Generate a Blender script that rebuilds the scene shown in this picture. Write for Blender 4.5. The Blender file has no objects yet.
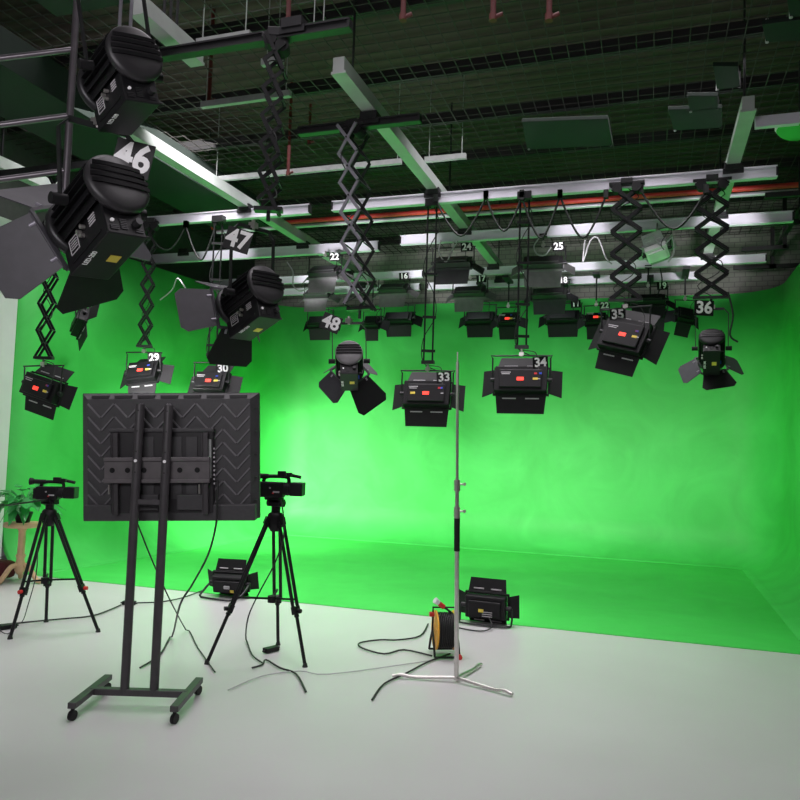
import bpy, math, random
from mathutils import Vector, Matrix, Quaternion
random.seed(7)
sc = bpy.context.scene
C = sc.collection
PI = math.pi
V = Vector

# ------------------------------------------------------------------ camera
EYE = V((0, 0, 1.65))
def cam_basis():
    a = V((-1840-400, -(378-400))); b = V((650-400, -(457-400)))
    f = math.sqrt(-(a.x*b.x + a.y*b.y))
    X = -V((a.x, a.y, -f)).normalized(); Y = V((b.x, b.y, -f)).normalized()
    Z = X.cross(Y).normalized()
    return f, Matrix((X, Y, Z))
FPX, RC = cam_basis()          # RC @ camera-space = world
def at(px, py, z=None, Y=None, X=None, d=None):
    r = RC @ V((px-400, -(py-400), -FPX))
    if z is not None: t = (z-EYE.z)/r.z
    elif Y is not None: t = Y/r.y
    elif X is not None: t = X/r.x
    else: t = d/FPX
    return EYE + r*t
def cdir(x, y, z): return (RC @ V((x, y, z))).normalized()
def vdir(px, py, x, y, z):
    """direction given relative to the sight line through a point: x right, y up, z toward the eye"""
    v = V((px-400, -(py-400), -FPX)).normalized(); r = v.cross(V((0, 1, 0))).normalized(); u = r.cross(v)
    return (RC @ (r*x+u*y-v*z)).normalized()
cam = bpy.data.cameras.new('camera'); co = bpy.data.objects.new('camera', cam); C.objects.link(co)
co.matrix_world = Matrix.Translation(EYE) @ RC.to_4x4()
cam.sensor_width = 36; cam.lens = FPX/800*36; cam.clip_start = 0.05; cam.clip_end = 100
sc.camera = co

# ------------------------------------------------------------------ materials
def nodes(name):
    m = bpy.data.materials.new(name); m.use_nodes = True
    nt = m.node_tree; return m, nt, nt.nodes['Principled BSDF']
def mat(name, col, rough=.5, metal=0, var=.12, scale=14, bump=0, bscale=60, emit=0, coat=0, spec=None):
    m, nt, b = nodes(name)
    b.inputs['Roughness'].default_value = rough; b.inputs['Metallic'].default_value = metal
    if spec is not None: b.inputs['Specular IOR Level'].default_value = spec
    tc = nt.nodes.new('ShaderNodeTexCoord'); n = nt.nodes.new('ShaderNodeTexNoise')
    n.inputs['Scale'].default_value = scale; n.inputs['Detail'].default_value = 4
    nt.links.new(tc.outputs['Object'], n.inputs['Vector'])
    r = nt.nodes.new('ShaderNodeValToRGB')
    r.color_ramp.elements[0].position = .3; r.color_ramp.elements[1].position = .7
    r.color_ramp.elements[0].color = (*[c*(1-var) for c in col], 1)
    r.color_ramp.elements[1].color = (*[min(1, c*(1+var)) for c in col], 1)
    nt.links.new(n.outputs['Fac'], r.inputs['Fac']); nt.links.new(r.outputs['Color'], b.inputs['Base Color'])
    if bump:
        n2 = nt.nodes.new('ShaderNodeTexNoise'); n2.inputs['Scale'].default_value = bscale
        nt.links.new(tc.outputs['Object'], n2.inputs['Vector'])
        bp = nt.nodes.new('ShaderNodeBump'); bp.inputs['Strength'].default_value = bump; bp.inputs['Distance'].default_value = .01
        nt.links.new(n2.outputs['Fac'], bp.inputs['Height']); nt.links.new(bp.outputs['Normal'], b.inputs['Normal'])
    if emit:
        b.inputs['Emission Color'].default_value = (*col, 1); b.inputs['Emission Strength'].default_value = emit
    if coat: b.inputs['Coat Weight'].default_value = coat
    return m
M = {}
M['black'] = mat('black_powder_coat', (.007, .007, .008), .45, spec=.28)
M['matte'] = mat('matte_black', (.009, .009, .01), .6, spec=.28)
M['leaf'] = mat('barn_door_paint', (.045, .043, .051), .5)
M['cap'] = mat('grey_rear_cap', (.022, .021, .023), .45)
M['dark'] = mat('dark_steel', (.03, .03, .032), .4, .5)
M['alu'] = mat('extruded_aluminium', (.72, .71, .78), .38, .15, .05, 5)
M['beam'] = mat('painted_beam', (.42, .45, .43), .5, .1, .08, 5)
M['chrome'] = mat('brushed_chrome', (.62, .6, .57), .28, .85, .06, 30)
M['arm'] = mat('grey_scissor_arm', (.3, .285, .33), .4, .5, .08)
M['white'] = mat('white_paint_letter', (.93, .93, .93), .5, 0, .02)
M['grey'] = mat('light_grey_housing', (.42, .41, .43), .45)
M['capgrey'] = mat('pale_rear_cap', (.17, .165, .17), .45)
M['bracket'] = mat('grey_bracket_steel', (.13, .12, .125), .42, .2)
M['ladder'] = mat('dull_ladder_steel', (.16, .145, .16), .35, .7)
M['ltext'] = mat('grey_legend_print', (.55, .53, .55), .5)
M['yellow'] = mat('yellow_sticker', (.78, .6, .08), .5, 0, .05)
M['red'] = mat('red_plastic', (.62, .03, .03), .4)
M['redled'] = mat('red_display', (1, .06, .04), .4, 0, .02, emit=1.2)
M['blue'] = mat('blue_connector', (.04, .1, .65), .4)
M['diff'] = mat('lit_diffuser', (.9, .93, 1), .5, 0, .01, emit=4)
M['tv'] = mat('television_back', (.047, .046, .049), .5, 0, .1, 40, .15, 200)
M['tvrib'] = mat('television_ribs', (.16, .155, .165), .35)
M['tvdark'] = mat('television_recess', (.018, .017, .019), .5)
M['pole'] = mat('grey_stand_pole', (.062, .058, .062), .42, .2)
M['rubber'] = mat('rubber_cable', (.012, .014, .013), .55)
M['wood'] = mat('pine_wood', (.62, .42, .24), .5, 0, .2, 8)
M['leafg'] = mat('plant_leaf', (.03, .3, .06), .4, 0, .4, 9)
M['reel'] = mat('yellow_reel_plastic', (.85, .42, .04), .4)
M['clear'] = mat('clear_plug_plastic', (.7, .75, .72), .2)
M['maroon'] = mat('maroon_bag_fabric', (.09, .008, .015), .8)
M['redpipe'] = mat('red_sprinkler_pipe', (.1, .012, .01), .5)
M['redpipeb'] = mat('bright_red_pipe', (.75, .06, .05), .5)
M['blackpipe'] = mat('black_joist', (.012, .012, .012), .6)
M['mesh'] = mat('mesh_wire', (.03, .027, .024), .6)
M['dgreen'] = mat('dark_green_panel', (.002, .012, .006), .75)
M['greypipe'] = mat('grey_conduit', (.35, .37, .36), .5, .2)

def green_mat(name, a, b_, rough):
    m, nt, b = nodes(name)
    tc = nt.nodes.new('ShaderNodeTexCoord')
    n = nt.nodes.new('ShaderNodeTexNoise'); n.inputs['Scale'].default_value = 1.1; n.inputs['Detail'].default_value = 6
    n.inputs['Distortion'].default_value = 1.2
    nt.links.new(tc.outputs['Object'], n.inputs['Vector'])
    r = nt.nodes.new('ShaderNodeValToRGB'); r.color_ramp.elements[0].position = .35; r.color_ramp.elements[1].position = .68
    r.color_ramp.elements[0].color = (*a, 1); r.color_ramp.elements[1].color = (*b_, 1)
    nt.links.new(n.outputs['Fac'], r.inputs['Fac']); nt.links.new(r.outputs['Color'], b.inputs['Base Color'])
    b.inputs['Roughness'].default_value = rough
    n2 = nt.nodes.new('ShaderNodeTexNoise'); n2.inputs['Scale'].default_value = 2.5
    bp = nt.nodes.new('ShaderNodeBump'); bp.inputs['Strength'].default_value = .25; bp.inputs['Distance'].default_value = .05
    nt.links.new(tc.outputs['Object'], n2.inputs['Vector'])
    nt.links.new(n2.outputs['Fac'], bp.inputs['Height']); nt.links.new(bp.outputs['Normal'], b.inputs['Normal'])
    return m
M['green'] = green_mat('chroma_green_wall', (.055, .56, .085), (.075, .66, .115), .6)
M['greenf'] = green_mat('chroma_green_floor', (.05, .56, .075), (.06, .62, .09), .5)
def floor_mat():
    m, nt, b = nodes('pale_studio_floor')
    tc = nt.nodes.new('ShaderNodeTexCoord'); n = nt.nodes.new('ShaderNodeTexNoise'); n.inputs['Scale'].default_value = .9
    n.inputs['Detail'].default_value = 5
    nt.links.new(tc.outputs['Object'], n.inputs['Vector'])
    r = nt.nodes.new('ShaderNodeValToRGB')
    r.color_ramp.elements[0].color = (.50, .50, .49, 1); r.color_ramp.elements[1].color = (.62, .62, .62, 1)
    nt.links.new(n.outputs['Fac'], r.inputs['Fac']); nt.links.new(r.outputs['Color'], b.inputs['Base Color'])
    b.inputs['Roughness'].default_value = .32
    return m
M['floor'] = floor_mat()
def deck_mat(name, c1, c2, vec, scale, rough=.8):
    m, nt, b = nodes(name)
    tc = nt.nodes.new('ShaderNodeTexCoord'); w = nt.nodes.new('ShaderNodeTexWave')
    w.bands_direction = vec; w.inputs['Scale'].default_value = scale; w.inputs['Distortion'].default_value = .3
    nt.links.new(tc.outputs['Object'], w.inputs['Vector'])
    r = nt.nodes.new('ShaderNodeValToRGB'); r.color_ramp.elements[0].color = (*c1, 1); r.color_ramp.elements[1].color = (*c2, 1)
    nt.links.new(w.outputs['Fac'], r.inputs['Fac']); nt.links.new(r.outputs['Color'], b.inputs['Base Color'])
    bp = nt.nodes.new('ShaderNodeBump'); bp.inputs['Strength'].default_value = .6; bp.inputs['Distance'].default_value = .05
    nt.links.new(w.outputs['Fac'], bp.inputs['Height']); nt.links.new(bp.outputs['Normal'], b.inputs['Normal'])
    b.inputs['Roughness'].default_value = rough
    return m
M['deck'] = deck_mat('corrugated_deck', (.05, .033, .027), (.085, .06, .05), 'Y', 1.6)
def brick_mat():
    m, nt, b = nodes('grey_block_wall')
    tc = nt.nodes.new('ShaderNodeTexCoord'); mp = nt.nodes.new('ShaderNodeMapping'); mp.inputs['Rotation'].default_value = (PI/2, 0, 0)
    br = nt.nodes.new('ShaderNodeTexBrick'); br.inputs['Scale'].default_value = 3
    br.inputs['Color1'].default_value = (.2, .21, .18, 1); br.inputs['Color2'].default_value = (.24, .25, .21, 1); br.inputs['Mortar'].default_value = (.13, .14, .12, 1)
    nt.links.new(tc.outputs['Object'], mp.inputs['Vector']); nt.links.new(mp.outputs['Vector'], br.inputs['Vector'])
    nt.links.new(br.outputs['Color'], b.inputs['Base Color']); b.inputs['Roughness'].default_value = .85
    return m
M['brick'] = brick_mat()
M['wallwhite'] = mat('white_wall_paint', (.66, .68, .66), .7, 0, .05, 2)
M['darkwall'] = mat('dark_wall_paint', (.05, .055, .05), .8)

# ------------------------------------------------------------------ mesh builder
def frame(F, U, o=V((0, 0, 0))):
    """local x = right, y = forward, z = up"""
    F = F.normalized(); R = F.cross(U).normalized(); U = R.cross(F).normalized()
    m = Matrix((R, F, U)).transposed().to_4x4(); m.translation = o; return m
def yawf(a, o=V((0, 0, 0)), tilt=0, roll=0):
    F = V((-math.sin(a)*math.cos(tilt), math.cos(a)*math.cos(tilt), -math.sin(tilt)))
    R = V((math.cos(a), math.sin(a), 0)); U = R.cross(F)
    if roll:
        q = Quaternion(F, roll); U = q @ U
    return frame(F, U, o)
class MB:
    def __init__(s): s.v = []; s.f = []; s.sm = []
    def add(s, vs, fs, m=None, smooth=False):
        n = len(s.v)
        for p in vs:
            p = V(p); s.v.append(m @ p if m is not None else p)
        for f in fs: s.f.append([i+n for i in f]); s.sm.append(smooth)
        return s
    def box(s, c, d, m=None):
        x, y, z = [k/2 for k in d]
        vs = [(c[0]+i*x, c[1]+j*y, c[2]+k*z) for i in (-1, 1) for j in (-1, 1) for k in (-1, 1)]
        return s.add(vs, [(0, 1, 3, 2), (4, 6, 7, 5), (0, 4, 5, 1), (2, 3, 7, 6), (0, 2, 6, 4), (1, 5, 7, 3)], m)
    def cyl(s, a, b, r, r2=None, n=16, m=None):
        a = V(a); b = V(b); r2 = r if r2 is None else r2
        ax = (b-a).normalized(); t = ax.orthogonal().normalized(); u = ax.cross(t)
        vs = []
        for p, q in ((a, r), (b, r2)):
            for i in range(n):
                w = 2*PI*i/n; vs.append(p+(t*math.cos(w)+u*math.sin(w))*q)
        k = len(s.f)
        s.add(vs, [(i, (i+1) % n, n+(i+1) % n, n+i) for i in range(n)], m, True)
        s.add(vs[:n], [tuple(range(n))[::-1]], m); s.add(vs[n:], [tuple(range(n))], m)
        return s
    def bar(s, a, b, w, h, m=None, up=V((0, 0, 1))):
        """rectangular bar a->b, w across, h along up"""
        a = V(a); b = V(b); ax = (b-a).normalized()
        if abs(ax.dot(up)) > .99: up = V((0, 1, 0))
        r = ax.cross(up).normalized(); u = r.cross(ax).normalized()
        vs = [p+r*i*w/2+u*j*h/2 for p in (a, b) for i in (-1, 1) for j in (-1, 1)]
        return s.add(vs, [(0, 1, 3, 2), (4, 6, 7, 5), (0, 4, 5, 1), (2, 3, 7, 6), (0, 2, 6, 4), (1, 5, 7, 3)], m)
    def tube(s, pts, r, n=8, m=None, smooth=4):
        pts = [V(p) for p in pts]
        if smooth and len(pts) > 2:
            out = []
            P = [pts[0]]+pts+[pts[-1]]
            for i in range(1, len(P)-2):
                for k in range(smooth):
                    t = k/smooth; a, b, c, d = P[i-1:i+3]
                    out.append(.5*((2*b)+(c-a)*t+(2*a-5*b+4*c-d)*t*t+(3*b-a-3*c+d)*t**3))
            out.append(pts[-1]); pts = out
        pts = [V((p.x, p.y, max(p.z, r+.007))) for p in pts]
        vs = []; t0 = None
        for i, p in enumerate(pts):
            d = (pts[min(i+1, len(pts)-1)]-pts[max(i-1, 0)])
            if d.length < 1e-6: d = V((0, 0, 1))
            d.normalize()
            if t0 is None: t0 = d.orthogonal().normalized()
            else: t0 = (t0-d*t0.dot(d)).normalized()
            u = d.cross(t0)
            for k in range(n):
                w = 2*PI*k/n; vs.append(p+(t0*math.cos(w)+u*math.sin(w))*r)
        fs = [(i*n+k, i*n+(k+1) % n, (i+1)*n+(k+1) % n, (i+1)*n+k) for i in range(len(pts)-1) for k in range(n)]
        s.add(vs, fs, m, True); s.add(vs[:n], [tuple(range(n))[::-1]], m); s.add(vs[-n:], [tuple(range(n))], m)
        return s
    def plate(s, poly, th, m=None):
        """polygon (3d pts, planar) extruded both ways by th/2 along its normal"""
        P = [V(p) for p in poly]; nrm = (P[1]-P[0]).cross(P[2]-P[0]).normalized()*th/2; n = len(P)
        vs = [p-nrm for p in P]+[p+nrm for p in P]
        fs = [tuple(range(n))[::-1], tuple(range(n, 2*n))]+[(i, (i+1) % n, n+(i+1) % n, n+i) for i in range(n)]
        return s.add(vs, fs, m)
    def lathe(s, prof, m=None, n=24):
        """profile [(r,z)] around local z"""
        vs = []
        for r, z in prof:
            for k in range(n):
                w = 2*PI*k/n; vs.append((r*math.cos(w), r*math.sin(w), z))
        fs = [(i*n+k, i*n+(k+1) % n, (i+1)*n+(k+1) % n, (i+1)*n+k) for i in range(len(prof)-1) for k in range(n)]
        s.add(vs, fs, m, True)
        if prof[0][0] > 1e-4: s.add(vs[:n], [tuple(range(n))[::-1]], m)
        if prof[-1][0] > 1e-4: s.add(vs[-n:], [tuple(range(n))], m)
        return s
    def build(s, name, material, parent=None, bevel=0, label=None):
        o0 = origin(parent) if parent else None
        if o0 is None:
            mn = V((min(p.x for p in s.v), min(p.y for p in s.v), min(p.z for p in s.v)))
            mx = V((max(p.x for p in s.v), max(p.y for p in s.v), max(p.z for p in s.v)))
            o0 = V(((mn.x+mx.x)/2, (mn.y+mx.y)/2, mn.z))
        me = bpy.data.meshes.new(name); me.from_pydata([p-o0 for p in s.v], [], s.f); me.update()
        me.polygons.foreach_set('use_smooth', s.sm)
        me.materials.append(M[material])
        o = bpy.data.objects.new(name, me); C.objects.link(o)
        if parent: o.parent = parent
        else: o.location = o0
        o['_o'] = list(o0)
        if bevel:
            b = o.modifiers.new('bevel', 'BEVEL'); b.width = bevel; b.segments = 2; b.limit_method = 'ANGLE'
        if label: o['label'] = label
        return o
def origin(o): return V(o['_o'])
def thing(name, loc, label, cat, group=None):
    o = bpy.data.objects.new(name, None); C.objects.link(o); o.location = loc; o['_o'] = list(loc); o.empty_display_size = .1
    return tag(o, label, cat, group)
def tag(o, label, cat, group=None, kind=None):
    o['label'] = label; o['category'] = cat
    if group: o['group'] = group
    if kind: o['kind'] = kind
    return o
def struct(o): o['kind'] = 'structure'; return o
def text(s_, size, m, material, parent, name='numeral', depth=.002, bold=.012, label=None, sx=1.0):
    cu = bpy.data.curves.new('t', 'FONT'); cu.body = s_; cu.size = size; cu.extrude = depth; cu.offset = bold*size
    cu.align_x = 'CENTER'; cu.align_y = 'CENTER'; cu.resolution_u = 3
    to = bpy.data.objects.new('t', cu); C.objects.link(to)
    me = bpy.data.meshes.new_from_object(to)
    bpy.data.objects.remove(to); bpy.data.curves.remove(cu)
    # text lies in local xy; put it on local x/z facing -y
    rot = m @ Matrix.Rotation(PI/2, 4, 'X') @ Matrix.Diagonal((sx, 1, 1, 1))
    o0 = origin(parent)
    me.transform(Matrix.Translation(-o0) @ rot)
    me.materials.clear(); me.materials.append(M[material])
    o = bpy.data.objects.new(name, me); C.objects.link(o); o.parent = parent; o['_o'] = list(o0)
    if label: o['label'] = label
    return o
T = Matrix.Translation
def light(name, kind, loc, F, energy, color=(1, 1, 1), size=.5, sy=None, spread=None, spot=None, blend=.5):
    l = bpy.data.lights.new(name, kind); l.energy = energy; l.color = color
    if kind == 'AREA':
        l.shape = 'RECTANGLE'; l.size = size; l.size_y = sy or size
        if spread: l.spread = spread
    elif kind == 'SPOT':
        l.spot_size = spot; l.spot_blend = blend; l.shadow_soft_size = size
    else: l.shadow_soft_size = size
    o = bpy.data.objects.new(name, l); C.objects.link(o)
    o.rotation_mode = 'QUATERNION'; o.rotation_quaternion = V(F).to_track_quat('-Z', 'Y'); o.location = loc
    return o

# ------------------------------------------------------------------ room
XL, XR, YB, ZT = -7.55, 1.9, 13.1, 4.33
ZC = 6.1
FY = 7.32
b = MB(); b.box((-2.2, 5, -.05), (12.6, 17.4, .1)); struct(b.build('floor', 'floor'))
# cyclorama plan path
def cyc_path():
    P = []
    A = V((XL, FY)); Bc = V((-6.85, YB))
    r = .75
    d1 = (Bc-A).normalized(); n1 = V((d1.y, -d1.x))
    def arc(c, a0, a1, k=10): return [(c+V((math.cos(a0+(a1-a0)*i/k), math.sin(a0+(a1-a0)*i/k)))*r, -V((math.cos(a0+(a1-a0)*i/k), math.sin(a0+(a1-a0)*i/k)))) for i in range(k+1)]
    for i in range(12): P.append((A+(Bc-d1*(r+.1)-A)*i/12, n1))
    c = V((-6.85+r-.08, YB-r))
    P += arc(c, PI-.12, PI/2)
    c2 = V((XR-r, YB-r))
    for i in range(1, 20): P.append((V((c.x+(c2.x-c.x)*i/20, YB)), V((0, -1))))
    P += arc(c2, PI/2, 0)
    for i in range(1, 13): P.append((V((XR, YB-r+(FY-YB+r)*i/12)), V((-1, 0))))
    return P
path = cyc_path()
rc = .58
prof = [(rc*(1-math.sin(t)), rc*(1-math.cos(t))) for t in [PI/2*i/8 for i in range(9)]]
prof = [(rc, 0.0)]+prof[1:]+[(0, 1.2), (0, 2), (0, 3), (0, ZT)]
b = MB()
vs = []
for p, n in path:
    for q, z in prof: vs.append((p.x+n.x*q, p.y+n.y*q, z+.006))
k = len(prof)
b.add(vs, [(i*k+j, i*k+j+1, (i+1)*k+j+1, (i+1)*k+j) for i in range(len(path)-1) for j in range(k-1)], None, True)
cy = b.build('wall_back', 'green'); struct(cy)
so = cy.modifiers.new('thick', 'SOLIDIFY'); so.thickness = .08; so.offset = 1
cy['label'] = 'curved chroma green backdrop wall'
# flat green floor
inner = [(p.x+n.x*rc, p.y+n.y*rc) for p, n in path]
b = MB(); n_ = len(inner)
b.add([(x, y, .006) for x, y in inner]+[(x, y, 0.0) for x, y in inner], [tuple(range(n_))[::-1]]+[(i, (i+1) % n_, n_+(i+1) % n_, n_+i) for i in range(n_)])
struct(b.build('floor_green', 'greenf'))
b = MB(); b.box((XL-.1, 2.1, ZT/2), (.2, 10.4, ZT)); struct(b.build('wall_left', 'wallwhite'))
b = MB(); b.box((XL-.25, 5, (ZT+ZC)/2), (.2, 17, ZC-ZT)); struct(b.build('trim_1', 'darkwall'))
b = MB(); b.box((-2.2, YB+.35, 3.05), (13, .2, 6.1)); struct(b.build('wall_rear', 'brick'))
b = MB(); b.box((3.6, 5, 3.05), (.2, 17, 6.1)); struct(b.build('wall_right', 'brick'))
b = MB(); b.box((-2.2, -3.2, 3.05), (12.6, .2, 6.1)); struct(b.build('wall_front', 'darkwall'))
b = MB(); b.box((-2.2, 5, ZC+.05), (12.6, 17.4, .1)); struct(b.build('ceiling', 'deck'))

# ceiling mesh + joists + sprinkler pipes
b = MB()
zM = 5.35
for i in range(74):
    x = -7.5+i*.15; b.box((x, 8.0, zM), (.008, 10.4, .008))
for i in range(70):
    y = 2.9+i*.15; b.box((-2.1, y, zM+.008), (11.2, .008, .008))
tag(b.build('wire_mesh', 'mesh'), 'dark welded wire mesh stretched below the whole roof', 'wire mesh')
jlab = ['nearest the camera', 'second from the camera', 'above the row of lamps 47', 'above lamp 48', 'just in front of the long bright rail', 'just behind the long bright rail', 'above the row of lamps 24 and 25', 'above the row of lamps 17 and 18', 'closest to the rear wall']
for i, y in enumerate([3.4, 4.6, 5.8, 7.0, 8.05, 9.2, 10.4, 11.6, 12.7]):
    b = MB(); b.box((-2, y, 5.45), (11.1, .07, .13))
    r = random.Random(i)
    tag(b.build('roof_joist', 'blackpipe'), 'black steel joist across the roof, '+jlab[i], 'joist', 'black roof joists')
def red_drop(px, py0, py1, Yv, lab):
    p = at(px, py1, Y=Yv); t = thing('sprinkler_pipe', V((p.x, p.y, p.z)), lab, 'pipe', 'red sprinkler drops')
    b = MB(); b.cyl(p, (p.x, p.y, ZC), .02, n=10); b.build('pipe', 'redpipe', t)
    b = MB(); b.cyl((p.x, p.y, p.z-.02), (p.x, p.y, p.z+.03), .028, n=10); b.cyl((p.x, p.y, p.z), (p.x+.07, p.y, p.z+.02), .016, n=8); b.build('elbow', 'redpipe', t)
red_drop(288, 115, 174, 8.0, 'dark red vertical sprinkler drop just left of the scissor hanger of lamp 48')
red_drop(309, 122, 143, 8.6, 'shorter dark red drop pipe right of the longer one beside the lamp 48 hanger')
red_drop(209, 55, 102, 6.4, 'dark red drop pipe between the upper left beam and the hanger of lamp 47')
red_drop(288, 0, 22, 5.2, 'dark red drop pipe at the top edge, right of the lamp 47 hanger')
red_drop(403, 0, 18, 5.0, 'dark red drop pipe at the top edge near the middle of the picture')
red_drop(493, 0, 18, 5.0, 'dark red drop pipe at the top edge, left one of the right-hand pair')
red_drop(549, 0, 18, 5.0, 'dark red drop pipe at the top edge, right one of the right-hand pair')
def pipe(a, c, r, m, name, lab, cat, group=None):
    b = MB(); b.cyl(a, c, r, n=12); return tag(b.build(name, m), lab, cat, group)
ya = at(700, 192, z=5.15).y
pipe((-6.8, ya, 5.15), (3.45, ya, 5.15), .035, 'redpipeb', 'water_pipe', 'long bright red pipe running across behind the front bright rail', 'pipe')
pipe((-6.8, ya+.15, 5.12), (3.45, ya+.15, 5.12), .03, 'alu', 'water_pipe', 'white pipe running along behind the long red pipe', 'pipe')
# higher conduits with pale faces
for (p0, p1, lab) in [((200, 104), (292, 95), 'upper pale conduit left of the red drop pipes'), ((212, 179), (402, 162), 'long pale green-lit conduit behind the hanger of lamp 48'),
                      ((196, 42), (252, 36), 'short pale conduit beside the top of the hanger of lamp 47'), ((308, 31), (329, 28), 'very short pale conduit at the top, right of the upper red drop'),
                      ((262, 63), (283, 60), 'short pale conduit between the two joists above the red drops'), ((425, 160), (466, 156), 'short pale conduit right of the middle sloping beam')]:
    a = at(*p0, z=5.05); c = at(*p1, z=5.05)
    y = (a.y+c.y)/2
    b = MB(); b.box(((a.x+c.x)/2, y, 5.05), (abs(c.x-a.x), .05, .06))
    for xx in (a.x+.05, c.x-.05): b.cyl((xx, y, 5.05), (xx, y, ZC), .005, n=6)
    tag(b.build('conduit', 'greypipe'), lab, 'conduit', 'pale conduits under the mesh')

# ------------------------------------------------------------------ beams and rails
ZR = 4.6
def beam(x, y0, y1, lab, z=4.78):
    t = thing('roof_beam', V((x, (y0+y1)/2, z)), lab, 'beam', 'long sloping beams')
    b = MB(); b.box((x, (y0+y1)/2, z), (.1, y1-y0, .12)); b.box((x, (y0+y1)/2, z-.068), (.13, y1-y0, .02)); b.build('profile', 'beam', t)
    for yy in (y0+.3, (y0+y1)/2, y1-.3):
        b = MB(); b.cyl((x, yy, z+.05), (x, yy, ZC), .012, n=8); b.build('hanger_rod', 'dark', t)
beam(-5.0, 5.7, 12.6, 'pale green-lit beam running from behind lamp 46 down to the right')
beam(-2.45, 5.45, 12.6, 'pale beam in the middle, ending at the top right of the lamp 48 hanger')
beam(.79, 7.0, 12.6, 'pale beam at the right, dropping to the clamp above lamp 36')
beam(-7.1, 4.0, 9.0, 'pale beam at the far left edge behind the barn doors of lamp 46')
a = at(136, 4, z=4.78); c = at(206, 56, z=4.78); beam((a.x+c.x)/2-.03, a.y, c.y, 'short pale beam at the top left, right of the unnumbered upper lamp')
def rail(px0, py0, px1, py1, Yv, lab, z=ZR, h=.11, hang=True, m='alu'):
    x0 = at(px0, py0, Y=Yv).x; x1 = at(px1, py1, Y=Yv).x
    t = thing('ceiling_rail', V(((x0+x1)/2, Yv, z)), lab, 'rail', 'lighting rails across the grid')
    b = MB()
    b.box(((x0+x1)/2, Yv, z), (x1-x0, .05, h)); b.box(((x0+x1)/2, Yv, z+h/2), (x1-x0, .08, .014)); b.box(((x0+x1)/2, Yv, z-h/2), (x1-x0, .08, .014))
    b.build('profile', m, t)
    for xx in (x0+.002, x1-.002):
        e = MB(); e.box((xx, Yv, z), (.02, .07, h+.005)); e.build('end_cap', 'dark', t)
    if hang:
        for bx in (-7.1, -5.0, -2.45, .79):
            if x0 < bx < x1:
                e = MB(); e.box((bx, Yv, z+h/2+.03), (.16, .12, .07)); e.box((bx, Yv, z+h/2-.02), (.2, .1, .05)); e.build('clamp', 'dark', t)
        if not any(x0 < bx < x1 for bx in (-7.1, -5.0, -2.45, .79)):
            for xx in (x0+.2, x1-.2):
                e = MB(); e.cyl((xx, Yv, z), (xx, Yv, 5.4), .01, n=8); e.build('hanger_rod', 'dark', t)
    return t
rail(333, 202, 777, 182, 8.3, 'long bright aluminium rail nearest the camera carrying lamps 33 to 36')
rail(20, 240, 310, 212, 8.38, 'grey aluminium rail at the left ending right of sign 47', z=4.62)
rail(100, 265, 379, 255, 10.1, 'bright white rail passing behind sign 47 and ending behind the lamp 48 hanger', h=.13)
rail(401, 238, 793, 216, 9.9, 'bright white rail in the second row, above lamps 24 and 25', h=.12)
rail(150, 275, 423, 275, 11.9, 'white rail in the third row at left ending near sign 16')
rail(437, 277, 766, 260, 11.9, 'white rail in the third row at right, above lamps 17 and 18')
rail(200, 290, 420, 290, 12.5, 'white rail at the left of the row closest to the green wall', z=4.52)
rail(428, 290, 700, 288, 12.5, 'white rail at the right of the row closest to the green wall', z=4.52)
rail(300, 120, 420, 120, 6.2, 'dark short rail holding the scissor hanger of lamp 48', h=.06, m='dark')
rail(150, 30, 350, 30, 4.66, 'dark rail near the top holding the scissor hanger of lamp 47', h=.06, m='dark')
rail(-60, -60, 250, -60, 3.05, 'dark rail above the picture holding lamp 46', h=.06, m='dark')
a = at(752, 124, Y=7.3); c = at(790, 119, Y=7.3)
b = MB(); b.box(((a.x+c.x)/2+.05, 7.3, (a.z+c.z)/2), (c.x-a.x+.05, .06, .1)); tag(b.build('ceiling_rail', 'alu'), 'short white rail stub at the upper right next to the top of the right beam', 'rail', 'lighting rails across the grid')
p = at(800, 126, Y=7.6)
t = thing('ceiling_dish', p, 'green dish with a white rim cut off by the right edge near the top', 'dish')
b = MB(); b.lathe([(.0, -.05), (.1, -.045), (.19, -.015), (.2, .0)], frame(V((0, .3, 1)), V((0, 1, 0)), p) @ Matrix.Rotation(-PI/2, 4, 'X')); b.build('bowl', 'green', t)
b = MB(); b.tube([p+V((math.cos(w)*.2, math.sin(w)*.2, 0)) for w in [2*PI*i/24 for i in range(25)]], .012, smooth=0); b.build('rim', 'white', t)
b = MB(); b.cyl(p, (p.x, p.y, 5.4), .01); b.build('rod', 'dark', t)
# right side black brackets between rails
for (x, y0, y1, lab) in [(1.75, 9.0, 12.6, 'black steel bar down the right side of the grid beyond the rail ends'), (2.25, 7.6, 12.6, 'outer black steel bar down the right side of the grid')]:
    t = thing('grid_bar', V((x, (y0+y1)/2, 4.8)), lab, 'steel bar', 'black bars at the right of the grid')
    b = MB(); b.box((x, (y0+y1)/2, 4.8), (.05, y1-y0, .06)); b.build('bar', 'blackpipe', t)
    for yy in (y0+.1, y0+1.2, y0+2.4, y1-.1):
        b = MB(); b.box((x, yy, 5.1), (.05, .05, .62)); b.build('upright', 'blackpipe', t)
        b = MB(); b.box((x-.25, yy, 4.62), (.6, .05, .06)); b.box((x, yy, 4.7), (.05, .05, .2)); b.build('bracket', 'blackpipe', t)
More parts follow.
